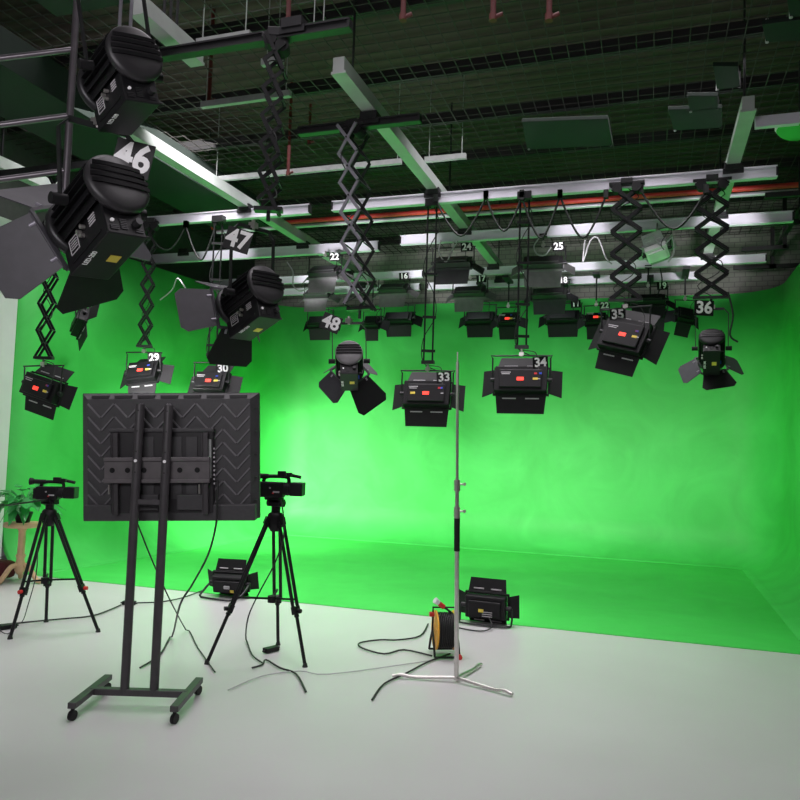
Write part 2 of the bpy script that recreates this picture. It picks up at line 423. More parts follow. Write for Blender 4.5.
# dark green hanging panels
for (q, lab) in [(((522, 120), (608, 117), (613, 144), (527, 148)), 'largest dark green ceiling panel in the upper middle right'),
                 (((668, 108), (722, 106), (722, 126), (674, 129)), 'dark green ceiling panel just above the short slanted lines at upper right'),
                 (((687, 94), (718, 94), (718, 107), (690, 110)), 'small dark green panel second up in the diagonal run at upper right'),
                 (((713, 64), (738, 64), (740, 85), (717, 88)), 'small dark green panel in the middle of the diagonal run at upper right'),
                 (((762, 22), (812, 16), (812, 38), (766, 40)), 'dark green panel near the right edge below the top corner'),
                 (((786, -6), (830, -8), (830, 12), (790, 15)), 'dark green panel cut off by the top right corner')]:
    P = [at(*p_, z=5.2) for p_ in q]
    cen = sum(P, V((0, 0, 0)))/4
    t = thing('ceiling_panel', cen, lab, 'panel', 'dark green panels under the roof')
    b = MB(); b.plate(P, .04); b.build('board', 'dgreen', t, .004)
    for i in (2, 3):
        b = MB(); b.cyl(P[i]+(cen-P[i])*.05+V((0, 0, -.03)), P[i]+(cen-P[i])*.05+V((0, 0, .18)), .014, n=8); b.build('corner_bolt', 'grey' if i == 3 else 'dark', t)

# ------------------------------------------------------------------ scissor hangers
def scissor(top, bot, w, n, ax, lab, m='black', gap=.1, bw=.028, bt=.012, single=False, m2=None):
    """top/bot points; ax = world direction across the diamonds"""
    top = V(top); bot = V(bot); ax = V(ax).normalized()
    t = thing('scissor_hanger', bot.copy(), lab, 'hanger', 'scissor hangers of the lamps')
    dn = bot-top; nrm = ax.cross(dn).normalized(); h = dn/n
    planes = [0] if single else [-gap/2, gap/2]
    for g in planes:
        for i in range(n):
            a0 = top+h*i+nrm*g; a1 = top+h*(i+1)+nrm*g
            for sgn in (-1, 1):
                b = MB(); off = nrm*sgn*bt*.55
                b.bar(a0+ax*sgn*w/2+off, a1-ax*sgn*w/2+off, bt, bw, up=(a1-a0).cross(nrm)); b.build('scissor_arm', m if (g < 0 or not m2) else m2, t)
    if not single:
        for i in range(n+1):
            a0 = top+h*i
            for sgn in (-1, 1):
                b = MB(); b.cyl(a0+ax*sgn*w/2-nrm*gap/2, a0+ax*sgn*w/2+nrm*gap/2, .007, n=8); b.build('pivot_pin', 'dark', t)
            if i < n:
                b = MB(); b.cyl(a0+h/2-nrm*(gap/2+.02), a0+h/2+nrm*(gap/2+.02), .009, n=8); b.build('pivot_pin', 'dark', t)
    b = MB(); b.box((0, 0, .03), (w*1.05+.04, .09, .035), frame(nrm, V((0, 0, 1)), top)); b.box((0, 0, .055), (.12, .11, .06), frame(nrm, V((0, 0, 1)), top)); b.build('trolley', 'dark', t, .004)
    for sgn in (-1, 1):
        b = MB(); b.cyl(top+ax*sgn*w*.32-nrm*.05+V((0, 0, -.02)), top+ax*sgn*w*.32+nrm*.05+V((0, 0, -.02)), .05, n=18)
        b.build('wheel', 'matte', t)
    b = MB(); b.box((0, 0, -.015), (w+.04, .07, .03), frame(nrm, V((0, 0, 1)), bot)); b.cyl(bot, bot+V((0, 0, -.1)), .014, n=10); b.build('mounting_plate', 'dark', t)
    # a cord looping down through the hanger
    pts = []
    for i in range(2*n+1):
        pts.append(top+dn*i/(2*n)+ax*(w*.42*math.sin(i*1.9))+nrm*(gap*.6*math.cos(i*1.3)))
    b = MB(); b.tube(pts, .005, n=6); b.build('power_cord', 'rubber', t)
    return t
def strands(top, bot, w, n, ax, lab):
    """two slim rods with small cross links and a cord beside them"""
    top = V(top); bot = V(bot); ax = V(ax).normalized()
    t = thing('rod_hanger', bot.copy(), lab, 'hanger', 'slim twin-rod hangers')
    for sg in (-1, 1):
        b = MB(); b.cyl(top+ax*sg*w/2, bot+ax*sg*w/2+V((0, 0, .02)), .011, n=8); b.build('rod', 'black', t)
    for f_ in (.18, .45, .72, .93):
        c = top.lerp(bot, f_); b = MB(); b.bar(c-ax*(w/2+.03), c+ax*(w/2+.03), .03, .03); b.build('cross_link', 'black', t)
    b = MB(); b.box((0, 0, 0), (.16, .1, .09), T(top)); b.cyl(top+V((-.05, 0, -.06)), top+V((-.05, .0, .0)), .03, n=12); b.build('trolley', 'dark', t, .004)
    b = MB(); b.box((0, 0, 0), (w+.05, .05, .04), T(bot+V((0, 0, -.0)))); b.build('mounting_plate', 'dark', t)
    b = MB(); b.tube([top+ax*(w*.9*math.sin(i*1.7))+(bot-top)*(i/7) for i in range(8)]+[bot+ax*.12+V((0, 0, -.1))], .006, n=6); b.build('power_cord', 'rubber', t)
    return t
AX = V((1, 0, 0)); camR = V((RC[0][0], RC[1][0], 0)).normalized(); camF = V((-RC[0][2], -RC[1][2], 0)).normalized()

# ------------------------------------------------------------------ fresnel lamps
def leaf_mb(m, hinge_c, along, out, w0, w1, L, th=.006):
    """trapezoid leaf in local frame: hinge centre, along dir, outward dir"""
    b = MB(); along = V(along).normalized(); out = V(out).normalized(); c = V(hinge_c)
    poly = [c-along*w0/2, c-along*(w0*.5+.0)+out*.01, c-along*w1/2+out*L*.82, c-along*(w1/2-.04)+out*L, c+along*(w1/2-.04)+out*L, c+along*w1/2+out*L*.82, c+along*w0/2+out*.01, c+along*w0/2]
    b.plate(poly, th, m)
    b.cyl(c-along*w0*.46, c+along*w0*.46, .007, n=8, m=m)
    return b
def sign(t, m, txt, w, h, lab=None, tsize=None, material='black'):
    s_ = MB(); s_.box((0, 0, 0), (w, .006, h), m); so_ = s_.build('number_sign', material, t)
    text(txt, tsize or h*1.08, m @ T((0, -.005, 0)), 'white', so_, 'numeral', .001, .03, sx=.98)
    return so_
def fresnel(cap_c, F, U, s, lab, num=None, sign_at=None, sign_sz=(.2, .16), sign_roll=0, hang=None, open_=(50, 50, 50, 50), bdrot=0, Ls=(.3, .26, .3, .26), capmat='cap', sticker=True, group='large theatre lamps with round rear caps', bodymat='black'):
    """cap_c = centre of the rear cap, F light direction, U up of the housing"""
    m = frame(F, U, cap_c) @ Matrix.Scale(s, 4)      # +y forward
    R = (m.to_3x3() @ V((1, 0, 0))).normalized(); Fw = F.normalized(); Uw = (m.to_3x3() @ V((0, 0, 1))).normalized()
    hp = hang if hang is not None else cap_c+Fw*.2*s+V((0, 0, .5))
    t = thing('stage_lamp', hp, lab, 'stage lamp', group)
    # rear cap (dome) with raised ribs
    my = m @ Matrix.Rotation(-PI/2, 4, 'X')          # local z -> +y forward
    b = MB(); b.lathe([(0, -.02), (.08, -.018), (.135, -.012), (.152, -.004), (.158, .006), (.158, .03), (.14, .034)], my, 40)
    cap = b.build('rear_cap', capmat, t)
    for i, zz in enumerate((-.02, .015, .05, .082)):
        hw = math.sqrt(.15**2-(zz+.0)**2)*.97
        e = MB(); 
        for q in range(12):
            x0 = -hw+2*hw*q/12; x1 = -hw+2*hw*(q+1)/12
            def yy(x): return -.018+ .012*min(1, (x*x+zz*zz)/.152**2)**2
            e.plate([(x0, yy(x0)-.006, zz-.011), (x1, yy(x1)-.006, zz-.011), (x1, yy(x1)-.010, zz+.007), (x0, yy(x0)-.010, zz+.007)], .008, m)
        e.build('vent_rib', 'black', cap)
    # finned cylinder
    b = MB(); b.cyl((0, .03, .005), (0, .40, .005), .135, n=32, m=m)
    for i in range(22):
        w = 2*PI*i/22
        b.box((0, 0, 0), (.006, .34, .03), m @ T((0, .21, .005)) @ Matrix.Rotation(w, 4, 'Y') @ T((0, 0, .146)))
    b.build('finned_body', bodymat, t)
    # ballast housing below
    b = MB(); b.box((0, .235, -.165), (.2, .4, .2), m); hs = b.build('housing', bodymat, t, .006*s)
    # rear panel details
    e = MB()
    for i in range(6): e.box((-.01, .033, -.185-.0095*i), (.035, .006, .005), m)
    for i in range(3): e.box((-.06, .033, -.222-.009*i), (.04, .006, .005), m)
    for i in range(2): e.box((.065, .033, -.228-.011*i), (.04, .006, .006), m)
    e.build('vent_slots', 'ltext' if bodymat == 'grey' else 'dark', hs)
    e = MB(); e.cyl((.06, .036, -.195), (.06, .005, -.195), .022, .018, 14, m); e.build('knob', 'dark', hs)
    e = MB(); e.cyl((-.065, .036, -.195), (-.065, .026, -.195), .009, n=12, m=m); e.build('indicator', 'white', hs)
    if sticker:
        e = MB(); e.box((.03, .24, -.2665), (.055, .055, .003), m); e.build('sticker', 'yellow', hs, label='yellow warning sticker')
    e = MB()
    ms = m @ T((-.1015, .23, -.16)) @ Matrix.Rotation(-PI/2, 4, 'Z')
    for i in range(4): e.box((.095-.013*i*0+.0, 0, .045-.013*i), (.06, .003, .006), ms @ T((0, 0, 0)))
    e.box((-.1, 0, .045), (.085, .003, .004), ms); e.box((-.1, 0, -.03), (.085, .003, .004), ms); e.box((-.142, 0, .0075), (.004, .003, .075), ms); e.box((-.058, 0, .0075), (.004, .003, .075), ms)
    for i in range(4): e.box((-.1, 0, .03-.013*i), (.06, .003, .004), ms)
    e.build('printed_legend', 'ltext', hs)
    for i, (xx, zz) in enumerate(((.02, .03), (.0, -.005), (-.02, .025))):
        e = MB(); e.cyl((xx, 0, zz), (xx, -.022, zz), .011, n=12, m=ms); e.build('connector', 'chrome', hs)
    e = MB(); e.box((0, 0, -.066), (.30, .006, .01), ms); e.build('groove', 'matte', hs)
    mb_ = m @ T((-.08, .26, -.2665)) @ Matrix.Rotation(-PI/2, 4, 'Z') @ Matrix.Rotation(PI/2, 4, 'X')
    text('LED-200', .034, mb_, 'white', hs, 'lettering', .001, .015)
    e = MB(); e.tube([m @ V((.09, .1, -.23)), m @ V((.12, .06, -.24)), m @ V((.15, .1, -.22)), m @ V((.14, .2, -.12))], .006*s); e.build('cable_loop', 'rubber', t)
    e = MB(); e.box((.105, .3, -.16), (.02, .04, .03), m); e.build('connector_socket', 'blue', t, label='blue power connector')
    # front ring and barn doors
    b = MB(); b.lathe([(.15, 0), (.168, .0), (.172, .03), (.168, .05), (.15, .05), (.148, .0)], my @ T((0, 0, .39)), 36); b.build('lens_ring', 'dark', t)
    b = MB(); b.lathe([(0, .03), (.1, .02), (.148, 0)], my @ T((0, 0, .4)), 32); b.build('lens', 'diff' if False else 'clear', t)
    mbd = m @ T((0, .455, 0)) @ Matrix.Rotation(bdrot, 4, 'Y')
    if max(Ls) > 0:
        b = MB()
        for sx in (-1, 1):
            b.box((sx*.165, 0, 0), (.018, .025, .33), mbd); b.box((0, 0, sx*.165), (.33, .025, .018), mbd)
        b.build('barn_door_frame', 'leaf', t)
    for k, (dx, dz) in enumerate(((-1, 0), (0, -1), (1, 0), (0, 1))):
        an = math.radians(open_[k]); o_ = V((dx, 0, dz))*math.sin(an)+V((0, 1, 0))*math.cos(an)
        al = V((0, 0, 1)) if dx else V((1, 0, 0))
        if Ls[k] <= 0: continue
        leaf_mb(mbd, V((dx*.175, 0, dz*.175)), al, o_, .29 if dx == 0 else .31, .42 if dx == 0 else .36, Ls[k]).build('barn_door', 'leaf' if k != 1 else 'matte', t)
        for q in (-.1, .1):
            e = MB(); e.cyl(V((dx*.175, 0, dz*.175))+al*q-o_*.0, V((dx*.175, 0, dz*.175))+al*q+o_*.035, .012, n=10, m=mbd)
            e.build('hinge', 'arm', t)
    # yoke
    pl = m @ V((-.165, .2, .0)); pr_ = m @ V((.165, .2, 0))
    mid = (pl+pr_)/2; rr = (pr_-pl).normalized()
    upv = V((0, 0, 1)); upv = (upv-rr*upv.dot(rr)).normalized()
    hgt = (hp-mid).dot(upv) if hang is not None else .3
    hgt = max(hgt, .27*s)
    q = [pl-rr*.03*s, pl-rr*.03*s+upv*(hgt-.05), pl+rr*.02+upv*hgt, pr_-rr*.02+upv*hgt, pr_+rr*.03*s+upv*(hgt-.05), pr_+rr*.03*s]
    e = MB()
    for i in range(5): e.bar(q[i], q[i+1], .008, .032*s, up=(upv if i in (2,) else Fw.cross(upv).cross(upv) if False else rr.cross(upv)))
    e.build('yoke', 'dark', t)
    for pp, sg in ((pl, -1), (pr_, 1)):
        e = MB(); e.cyl(pp, pp+rr*sg*.075*s, .028*s, n=14); e.build('tilt_knob', 'matte', t)
    e = MB(); e.cyl(mid+upv*(hgt-.01), mid+upv*(hgt+.06), .014, n=10); e.box((0, 0, 0), (.05, .05, .04), T(mid+upv*(hgt+.02))); e.build('spigot', 'chrome', t)
    if num:
        sm = sign_at
        so_ = sign(t, sm, num, sign_sz[0], sign_sz[1])
    return t, m

def cam_sign_frame(p, roll=0, tiltx=0):
    """sign facing the camera side, rolled in the picture plane (radians, + = clockwise)"""
    Fd = cdir(0, 0, -1); U = cdir(math.sin(roll), math.cos(roll), tiltx); return frame(Fd, U, p)

# lamp 46
F46 = V((-.42, -.55, -.72)); U46 = V((-.2, .83, -.51))
c46 = at(119, 183, d=3.75)
h46 = c46 + V((-.12, .12, .34)); h46 = V((h46.x, h46.y, h46.z))
sg = cam_sign_frame(at(133, 159, d=3.86), math.radians(14))
F46 = vdir(119, 183, -.44, -.6, -.67); U46 = vdir(119, 183, -.2, .8, -.56)
fresnel(c46, F46, U46, 1.06, 'large black stage lamp 46 with open grey barn doors at the left', '46', sg, (.2, .18), hang=h46,
        open_=(38, 32, 66, 55), bdrot=math.radians(-20), Ls=(.32, .25, .34, .24))
# sign bracket / hanger
def hang_rods(t_lab, p, ztop, lab, dx=.035):
    t = thing('drop_rod', V((p.x, p.y, p.z)), lab, 'rod', 'steel drop rods above the lamps')
    b = MB(); b.cyl(p+V((-dx, 0, 0)), (p.x-dx, p.y, ztop), .009, n=8); b.build('rod', 'arm', t)
    b = MB(); b.cyl(p+V((dx, 0, 0)), (p.x+dx, p.y, ztop), .009, n=8); b.build('rod', 'arm', t)
    b = MB(); b.box((0, 0, 0), (dx*2+.04, .05, .04), T(p)); b.build('coupler', 'dark', t)
    return t
hang_rods('', h46+V((0, 0, .06)), 4.57, 'pair of steel drop rods above lamp 46')
# upper unnumbered lamp
cT = at(136, 53, d=3.45)
Ft = V((-.36, -.55, -.75)); Ut = V((-.2, .83, -.51))
hT = cT+V((-.1, .12, .42))
fresnel(cT, vdir(136, 53, -.38, -.52, -.75), vdir(136, 53, -.2, .83, -.51), .84, 'black stage lamp without a number at the top left, above lamp 46', hang=hT, open_=(35, 30, 30, 30), Ls=(.0, .0, .0, .0), sticker=False)
hang_rods('', hT+V((0, 0, .05)), 4.57, 'pair of steel drop rods above the unnumbered upper lamp')
b = MB(); b.box((hT.x, hT.y, 4.6), (.8, .06, .06)); 
for sx in (-.3, .3): b.cyl((hT.x+sx, hT.y, 4.6), (hT.x+sx, hT.y, 5.4), .012, n=8)
tag(b.build('ceiling_rail', 'dark'), 'short dark rail above the picture holding the unnumbered upper lamp', 'rail', 'lighting rails across the grid')
# lamp 47
c47 = at(267, 284, d=5.15)
h47 = c47+V((-.08, .12, .42))
F47 = vdir(267, 284, -.58, -.46, -.67)
fresnel(c47, F47, vdir(267, 284, -.2, .83, -.46), .92, 'large black stage lamp 47 with a grey side barn door, hanging left of the middle', '47', cam_sign_frame(at(238, 240, d=4.9), math.radians(17)), (.17, .15), hang=h47,
        open_=(64, 48, 45, 40), bdrot=math.radians(-1), Ls=(.27, .29, .26, .2))
scissor((h47.x, 4.66, 4.56), (h47.x, h47.y, h47.z+.16), .16, 6, camR+V((0, 0, -.55)), 'black skewed scissor hanger above lamp 47', gap=.14)
# lamp 48
c48 = at(349, 352, d=6.3)
h48 = c48+V((.02, .16, .27))
F48 = vdir(349, 352, .02, -.5, -.8)
fresnel(c48, F48, vdir(349, 352, .0, .8, -.6), .74, 'stage lamp 48 with pale grey rear cap, hanging from the light grey scissor hanger', '48', cam_sign_frame(at(331, 323, d=6.25), math.radians(22)), (.165, .14), hang=h48,
        open_=(52, 58, 40, 30), bdrot=math.radians(-38), Ls=(.24, .36, .2, .2), capmat='capgrey')
scissor((at(353, 130, Y=6.2).x, 6.2, 4.56), (h48.x, h48.y, h48.z+.14), .19, 6, (camR-camF*.5), 'light grey scissor hanger with open diamonds above lamp 48', 'arm', gap=.24, m2='dark')
# lamp 36
c36 = at(712, 336, Y=8.2)
h36 = c36+V((.0, .14, .3))
F36 = vdir(712, 336, -.02, -.8, -.6)
fresnel(c36, F36, vdir(712, 336, -.0, .6, -.8), .8, 'black stage lamp 36 with yellow sticker, farthest right of the hanging lamps', '36', cam_sign_frame(at(704, 308, Y=8.25), math.radians(3)), (.2, .16), hang=h36,
        open_=(58, 75, 55, 30), bdrot=math.radians(-15), Ls=(.25, .26, .24, .2), capmat='matte')
scissor((h36.x, 8.3, 4.53), (h36.x, h36.y, h36.z+.14), .32, 5, AX, 'wide black scissor hanger at the right above lamp 36', gap=.07, bw=.036)

# ------------------------------------------------------------------ flat panel lamps
LB = []
def panel(c, yaw, tilt, w, h, lab, num=None, roll=0, open_=(60, 60, 75, 60), leafL=.2, top_z=None, hanger=None, d=.1, body='black', leafm='matte', group='flat panel lamps with barn doors', stickers=True, watts=0, signoff=None, ysign=.14, floor=False, simple=False, signsz=None, spread=1.15, face='diff'):
    c = V(c); m = yawf(yaw, c, tilt, roll)
    R = (m.to_3x3() @ V((1, 0, 0))); Fw = (m.to_3x3() @ V((0, 1, 0))); Uw = (m.to_3x3() @ V((0, 0, 1)))
    hp = c+V((0, 0, h/2+.16)) if not floor else V((c.x, c.y, 0))
    t = thing('panel_lamp', hp, lab, 'panel lamp', group)
    b = MB(); b.box((0, 0, 0), (w, d, h), m); b.box((0, -d/2-.012, -.01), (w*.8, .03, h*.72), m); hs = b.build('housing', body, t, .008)
    b = MB()
    b.box((0, d/2+.003, 0), (w*.92, .004, h*.88), m); b.build('light_face', face, t)
    b = MB()
    for sx in (-1, 1): b.box((sx*(w/2+.012), d/2-.005, 0), (.016, .03, h+.04), m)
    for sz in (-1, 1): b.box((0, d/2-.005, sz*(h/2+.012)), (w+.04, .03, .016), m)
    b.build('barn_door_frame', leafm, t)
    for k, (dx, dz) in enumerate(((-1, 0), (1, 0), (0, -1), (0, 1))):
        an = math.radians(open_[k]); o_ = V((dx, 0, dz))*math.sin(an)+V((0, 1, 0))*math.cos(an)
        al = V((0, 0, 1)) if dx else V((1, 0, 0))
        hc = V((dx*(w/2+.022), d/2, dz*(h/2+.022)))
        bb = MB(); w0 = (h if dx else w)*.96; w1 = w0*(1.12 if dx else .93)
        L = leafL*(.75 if dx else 1)
        bb.plate([hc-al*w0/2, hc-al*w1/2+o_*L, hc+al*w1/2+o_*L, hc+al*w0/2], .006, m)
        bb.cyl(hc-al*w0*.45, hc+al*w0*.45, .008, n=8, m=m)
        lf = bb.build('barn_door', leafm, t)
        if dx == 0 and not simple:
            e = MB()
            for q in (-.22, .22): e.box(hc+al*q*w*1.0+o_*.03, (w*.26, .012, .012), m)
            e.build('hinge_slot', 'ltext', lf)
    # yoke
    if not floor:
        q = [m @ V((-w/2-.03, 0, 0)), c-V((R.x, R.y, 0)).normalized()*(w/2+.03)+V((0, 0, h/2+.12)), c+V((R.x, R.y, 0)).normalized()*(w/2+.03)+V((0, 0, h/2+.12)), m @ V((w/2+.03, 0, 0))]
        e = MB(); e.tube([q[0], q[0]+(q[1]-q[0])*.9, q[1]+(q[2]-q[1])*.05, q[2]+(q[1]-q[2])*.05, q[3]+(q[2]-q[3])*.9, q[3]], .009, smooth=2); e.build('yoke', 'dark', t)
        e = MB(); e.cyl(c+V((0, 0, h/2+.11)), c+V((0, 0, h/2+.2)), .014, n=10); e.box((0, 0, 0), (.05, .04, .04), T(c+V((0, 0, h/2+.14)))); e.build('spigot', 'chrome', t)
        e = MB(); e.tube([c+V((0, 0, h/2+.18)), c+V((.05, 0, h/2+.16))+R*.1, m @ V((w*.3, -.05, h/2+.05)), m @ V((w*.34, -.07, h/2-.06))], .005, n=6); e.build('power_cord', 'rubber', t)
    for sx in (-1, 1):
        e = MB(); e.cyl((sx*w/2, 0, 0), (sx*(w/2+.05), 0, 0), .022, n=12, m=m); e.build('tilt_knob', 'dark', t)
    yb = -d/2-.0285
    if stickers:
        for nm, mt, x, z, sw, sh in (('display', 'redled', 0, -.02, .075, .04), ('sticker', 'yellow', .17 if num != '33' else -.17, -.02, .055, .025), ('connector', 'red', .17, .045, .03, .02), ('connector', 'blue', .225, .045, .03, .02)):
            if abs(x) > w*.39: x = math.copysign(w*.36, x)
            e = MB(); e.box((x*w/.6, yb, z), (sw, .006, sh), m); e.build(nm, mt, hs)
        e = MB()
        for i in range(2): e.box((-.17*w/.6, yb, .06-.02*i), (.11-.02*i, .003, .008), m)
        e.box((.21*w/.6, yb, -.02), (.03, .003, .01), m)
        e.build('printed_legend', 'ltext', hs)
    if num:
        so_ = signoff or V((w*.36, -.06, h/2+.035))
        p = m @ so_
        if simple: p = c+R*w*.34+V((0, 0, .19))-camF*.1
        sz = signsz or (.17, .13)
        sign(t, cam_sign_frame(p, math.radians(-3)), num, *sz)
    if watts: LB.append((c+Fw*(d/2+.02+.0), Fw, w, h, watts, spread))
    return t, m
Wp = 16
# row of the front rail
def rod_label(n_, lab):
    return 'short dark rod holding '+(('panel lamp '+n_) if n_ else lab.split(' panel lamp ')[0]+' panel lamp '+' '.join(lab.split(' panel lamp ')[1].split()[:9]))
def row_panel(px, py, Yv, num, lab, w=.56, h=.29, tilt=.5, yaw=0, roll=0, watts=Wp, hang='strands', hl='', railz=4.55, **k):
    c = at(px, py, Y=Yv)
    r = panel(c, yaw, tilt, w, h, lab, num, roll, watts=watts, **k)
    top = V((c.x, Yv, railz)); bot = V((c.x, Yv, c.z+h/2+.22))
    if hang == 'strands': strands(top, bot, .1, max(2, int((top-bot).length/.5)), camR, hl)
    elif hang == 'wide': scissor(top, bot, .31, 5, AX, hl, gap=.07, bw=.036)
    elif hang == 'mid': scissor(top, bot, .16, max(2, int((top-bot).length/.26)), camR, hl, gap=.08, bw=.024)
    elif hang == 'rod':
        t = thing('drop_rod', bot, hl, 'rod', 'steel drop rods above the lamps')
        b = MB(); b.cyl(bot, top, .012, n=8); b.build('rod', 'dark', t)
        b = MB(); b.box((0, 0, -.01), (.12, .1, .06), T(top)); b.build('clamp', 'dark', t)
    return r
row_panel(427, 394, 8.3, '33', 'black panel lamp 33 with red display, lowest lamp in the middle', w=.54, h=.3, tilt=.32, hl='slim black stretched hanger above lamp 33', yaw=.1)
row_panel(521, 380, 8.3, '34', 'black panel lamp 34 with red display, right of the tall light stand tip', w=.58, h=.3, tilt=.34, hl='slim black stretched hanger above lamp 34', yaw=.05)
row_panel(625, 336, 8.25, '35', 'black tilted panel lamp 35 below the left one of the two wide black scissor hangers', w=.48, h=.36, tilt=.35, roll=.28, yaw=-.25, hang='wide', hl='wide black scissor hanger above lamp 35, left of the lamp 36 one', signoff=V((-.15, -.06, .2)))
row_panel(143, 372, 8.3, '29', 'black tilted panel lamp 29 just above the left part of the television', watts=34, w=.42, h=.28, tilt=.5, roll=-.12, yaw=.1, hang='mid', hl='slim black scissor hanger above lamp 29')
row_panel(211, 382, 8.3, '30', 'black panel lamp 30 half hidden behind the top edge of the television', watts=26, w=.42, h=.26, tilt=.4, yaw=.1, hl='slim black stretched hanger above lamp 30')
row_panel(42, 388, 6.4, None, 'black panel lamp on the far left with a grey side door above the left camcorder', watts=40, w=.5, h=.24, tilt=.15, roll=.25, yaw=-.05, leafL=.15, hang='mid', hl='slim black scissor hanger at the far left above the panel lamp')
row_panel(80, 322, 7.7, None, 'small panel lamp seen from below with open doors under lamp 46', w=.36, h=.22, tilt=.25, roll=-.55, yaw=-.7, hang='rod', hl='thin rod above the small panel lamp under lamp 46', stickers=False, watts=0, face='matte')
b = MB(); y_ = 6.4; x_ = at(42, 388, Y=6.4).x; b.box((x_, y_, 4.6), (2.2, .06, .08)); 
for sx in (-.9, .9): b.cyl((x_+sx, y_, 4.6), (x_+sx, y_, 5.4), .012, n=8)
tag(b.build('ceiling_rail', 'dark'), 'dark rail behind lamp 46 holding the far left panel lamp', 'rail', 'lighting rails across the grid')
b = MB(); x_ = at(80, 312, Y=7.7).x; b.box((x_, 7.7, 4.6), (1.0, .06, .08)); 
for sx in (-.35, .35): b.cyl((x_+sx, 7.7, 4.6), (x_+sx, 7.7, 5.4), .012, n=8)
tag(b.build('ceiling_rail', 'dark'), 'dark rail behind lamp 46 holding the small panel lamp under it', 'rail', 'lighting rails across the grid')
# second row and further back
far = [
 (453, 263, 9.9, '24', 'grey-faced panel lamp 24 in the second row, left of lamp 25', dict(w=.52, h=.2, tilt=.95, yaw=.05)),
 (543, 263, 9.9, '25', 'grey-faced panel lamp 25 in the second row, right of lamp 24', dict(w=.52, h=.2, tilt=.8, yaw=.1)),
 (325, 272, 9.9, '22', 'grey panel lamp directly left of the grey scissor hanger of lamp 48', dict(w=.46, h=.22, tilt=.9)),
 (318, 294, 11.9, None, 'grey panel lamp below the one left of the grey scissor hanger', dict(w=.46, h=.2, tilt=.9)),
 (394, 289, 11.9, '16', 'grey panel lamp 16 in the third row right of the grey scissor hanger', dict(w=.5, h=.2, tilt=.9)),
 (470, 292, 11.9, '17', 'grey panel lamp 17 in the third row below lamp 24', dict(w=.52, h=.2, tilt=.8)),
 (550, 294, 11.9, '18', 'grey panel lamp 18 in the third row below lamp 25', dict(w=.54, h=.2, tilt=.8)),
 (648, 300, 11.9, '19', 'dark panel lamp 19 in the third row between the two wide scissor hangers', dict(w=.5, h=.16, tilt=.8)),
 (320, 322, 12.3, None, 'dark panel lamp left of sign 48 close to the green wall', dict(w=.44, h=.2, tilt=.5)),
 (399, 318, 12.3, None, 'dark panel lamp right of lamp 48 close to the green wall', dict(w=.5, h=.2, tilt=.5)),
 (480, 318, 12.3, None, 'dark panel lamp below lamp 17 close to the green wall', dict(w=.48, h=.2, tilt=.5)),
 (563, 317, 12.3, '11', 'dark panel lamp 11 below lamp 18 close to the green wall', dict(w=.52, h=.2, tilt=.5)),
 (596, 319, 12.0, '22', 'dark panel lamp with red display right beside the barn door of lamp 35', dict(w=.3, h=.18, tilt=.5)),
 (650, 313, 12.3, '12', 'dark panel lamp 12 close to the green wall, left of lamp 36', dict(w=.46, h=.18, tilt=.5)),
 (685, 315, 12.2, None, 'small dark panel lamp just left of lamp 36 with angled doors', dict(w=.24, h=.22, tilt=.5, roll=.2, yaw=.4)),
 (372, 322, 12.0, None, 'small dark panel lamp half hidden behind lamp 48', dict(w=.26, h=.2, tilt=.5)),
 (508, 320, 12.1, None, 'dark panel lamp with red display left of the slim hanger of lamp 34', dict(w=.32, h=.18, tilt=.4)),
 (232, 345, 12.0, None, 'dark panel lamp behind the barn doors of lamp 47', dict(w=.4, h=.2, tilt=.5)),
]
for (px, py, Yv, num, lab, k) in far:
    grey = 'grey-faced' in lab or lab.startswith('grey')
    c = at(px, py, Y=Yv); rz = (4.55 if Yv < 11.95 else 4.47)
    Yr = min([9.9, 11.9, 12.5], key=lambda q: abs(q-Yv))
    r = row_panel(px, py, Yv, num, lab, hang='none', stickers=('red display' in lab), simple=True, watts=0, leafL=.2 if not grey else .22,
                  open_=(55, 55, 50, 50), body='cap' if grey else 'black', leafm=('leaf' if num in ('24', '18') else 'capgrey') if grey else 'matte', signsz=(.16, .12), **k)
    bot = V((c.x, c.y, c.z+k['h']/2+.22)); top = V((c.x, Yr, rz))
    if top.z-bot.z > .03:
        t = thing('drop_rod', bot, 'short dark rod above lamp 22 left of the scissor hanger' if px == 325 else ('short dark rod above lamp 22 beside lamp 35' if num == '22' else rod_label(num, lab)), 'rod', 'steel drop rods above the lamps')
        b = MB(); b.cyl(bot+V((0, 0, -.02)), V((c.x, c.y, top.z)), .012, n=8); b.build('rod', 'dark', t)
        b = MB(); b.box((0, 0, 0), (.1, abs(Yr-Yv)*2+.08, .04), T(V((c.x, (c.y+Yr)/2, top.z)))); b.build('clamp', 'dark', t)
# white tilted lamp at (655,250)
c = at(657, 252, Y=9.6)
panel(c, .3, -.9, .26, .2, 'pale silver-white panel lamp tilted upward, between the two wide scissor hangers', None, roll=-.5, body='white', leafm='grey', stickers=False, watts=0, leafL=.12, face='matte')
hang = V((c.x, 9.9, 4.54))
b = MB(); b.tube([c+V((0, 0, .3)), c+V((0, .15, .4)), hang], .012); tag(b.build('drop_rod', 'grey'), 'pale bent rod above the silver-white tilted lamp', 'rod', 'steel drop rods above the lamps')

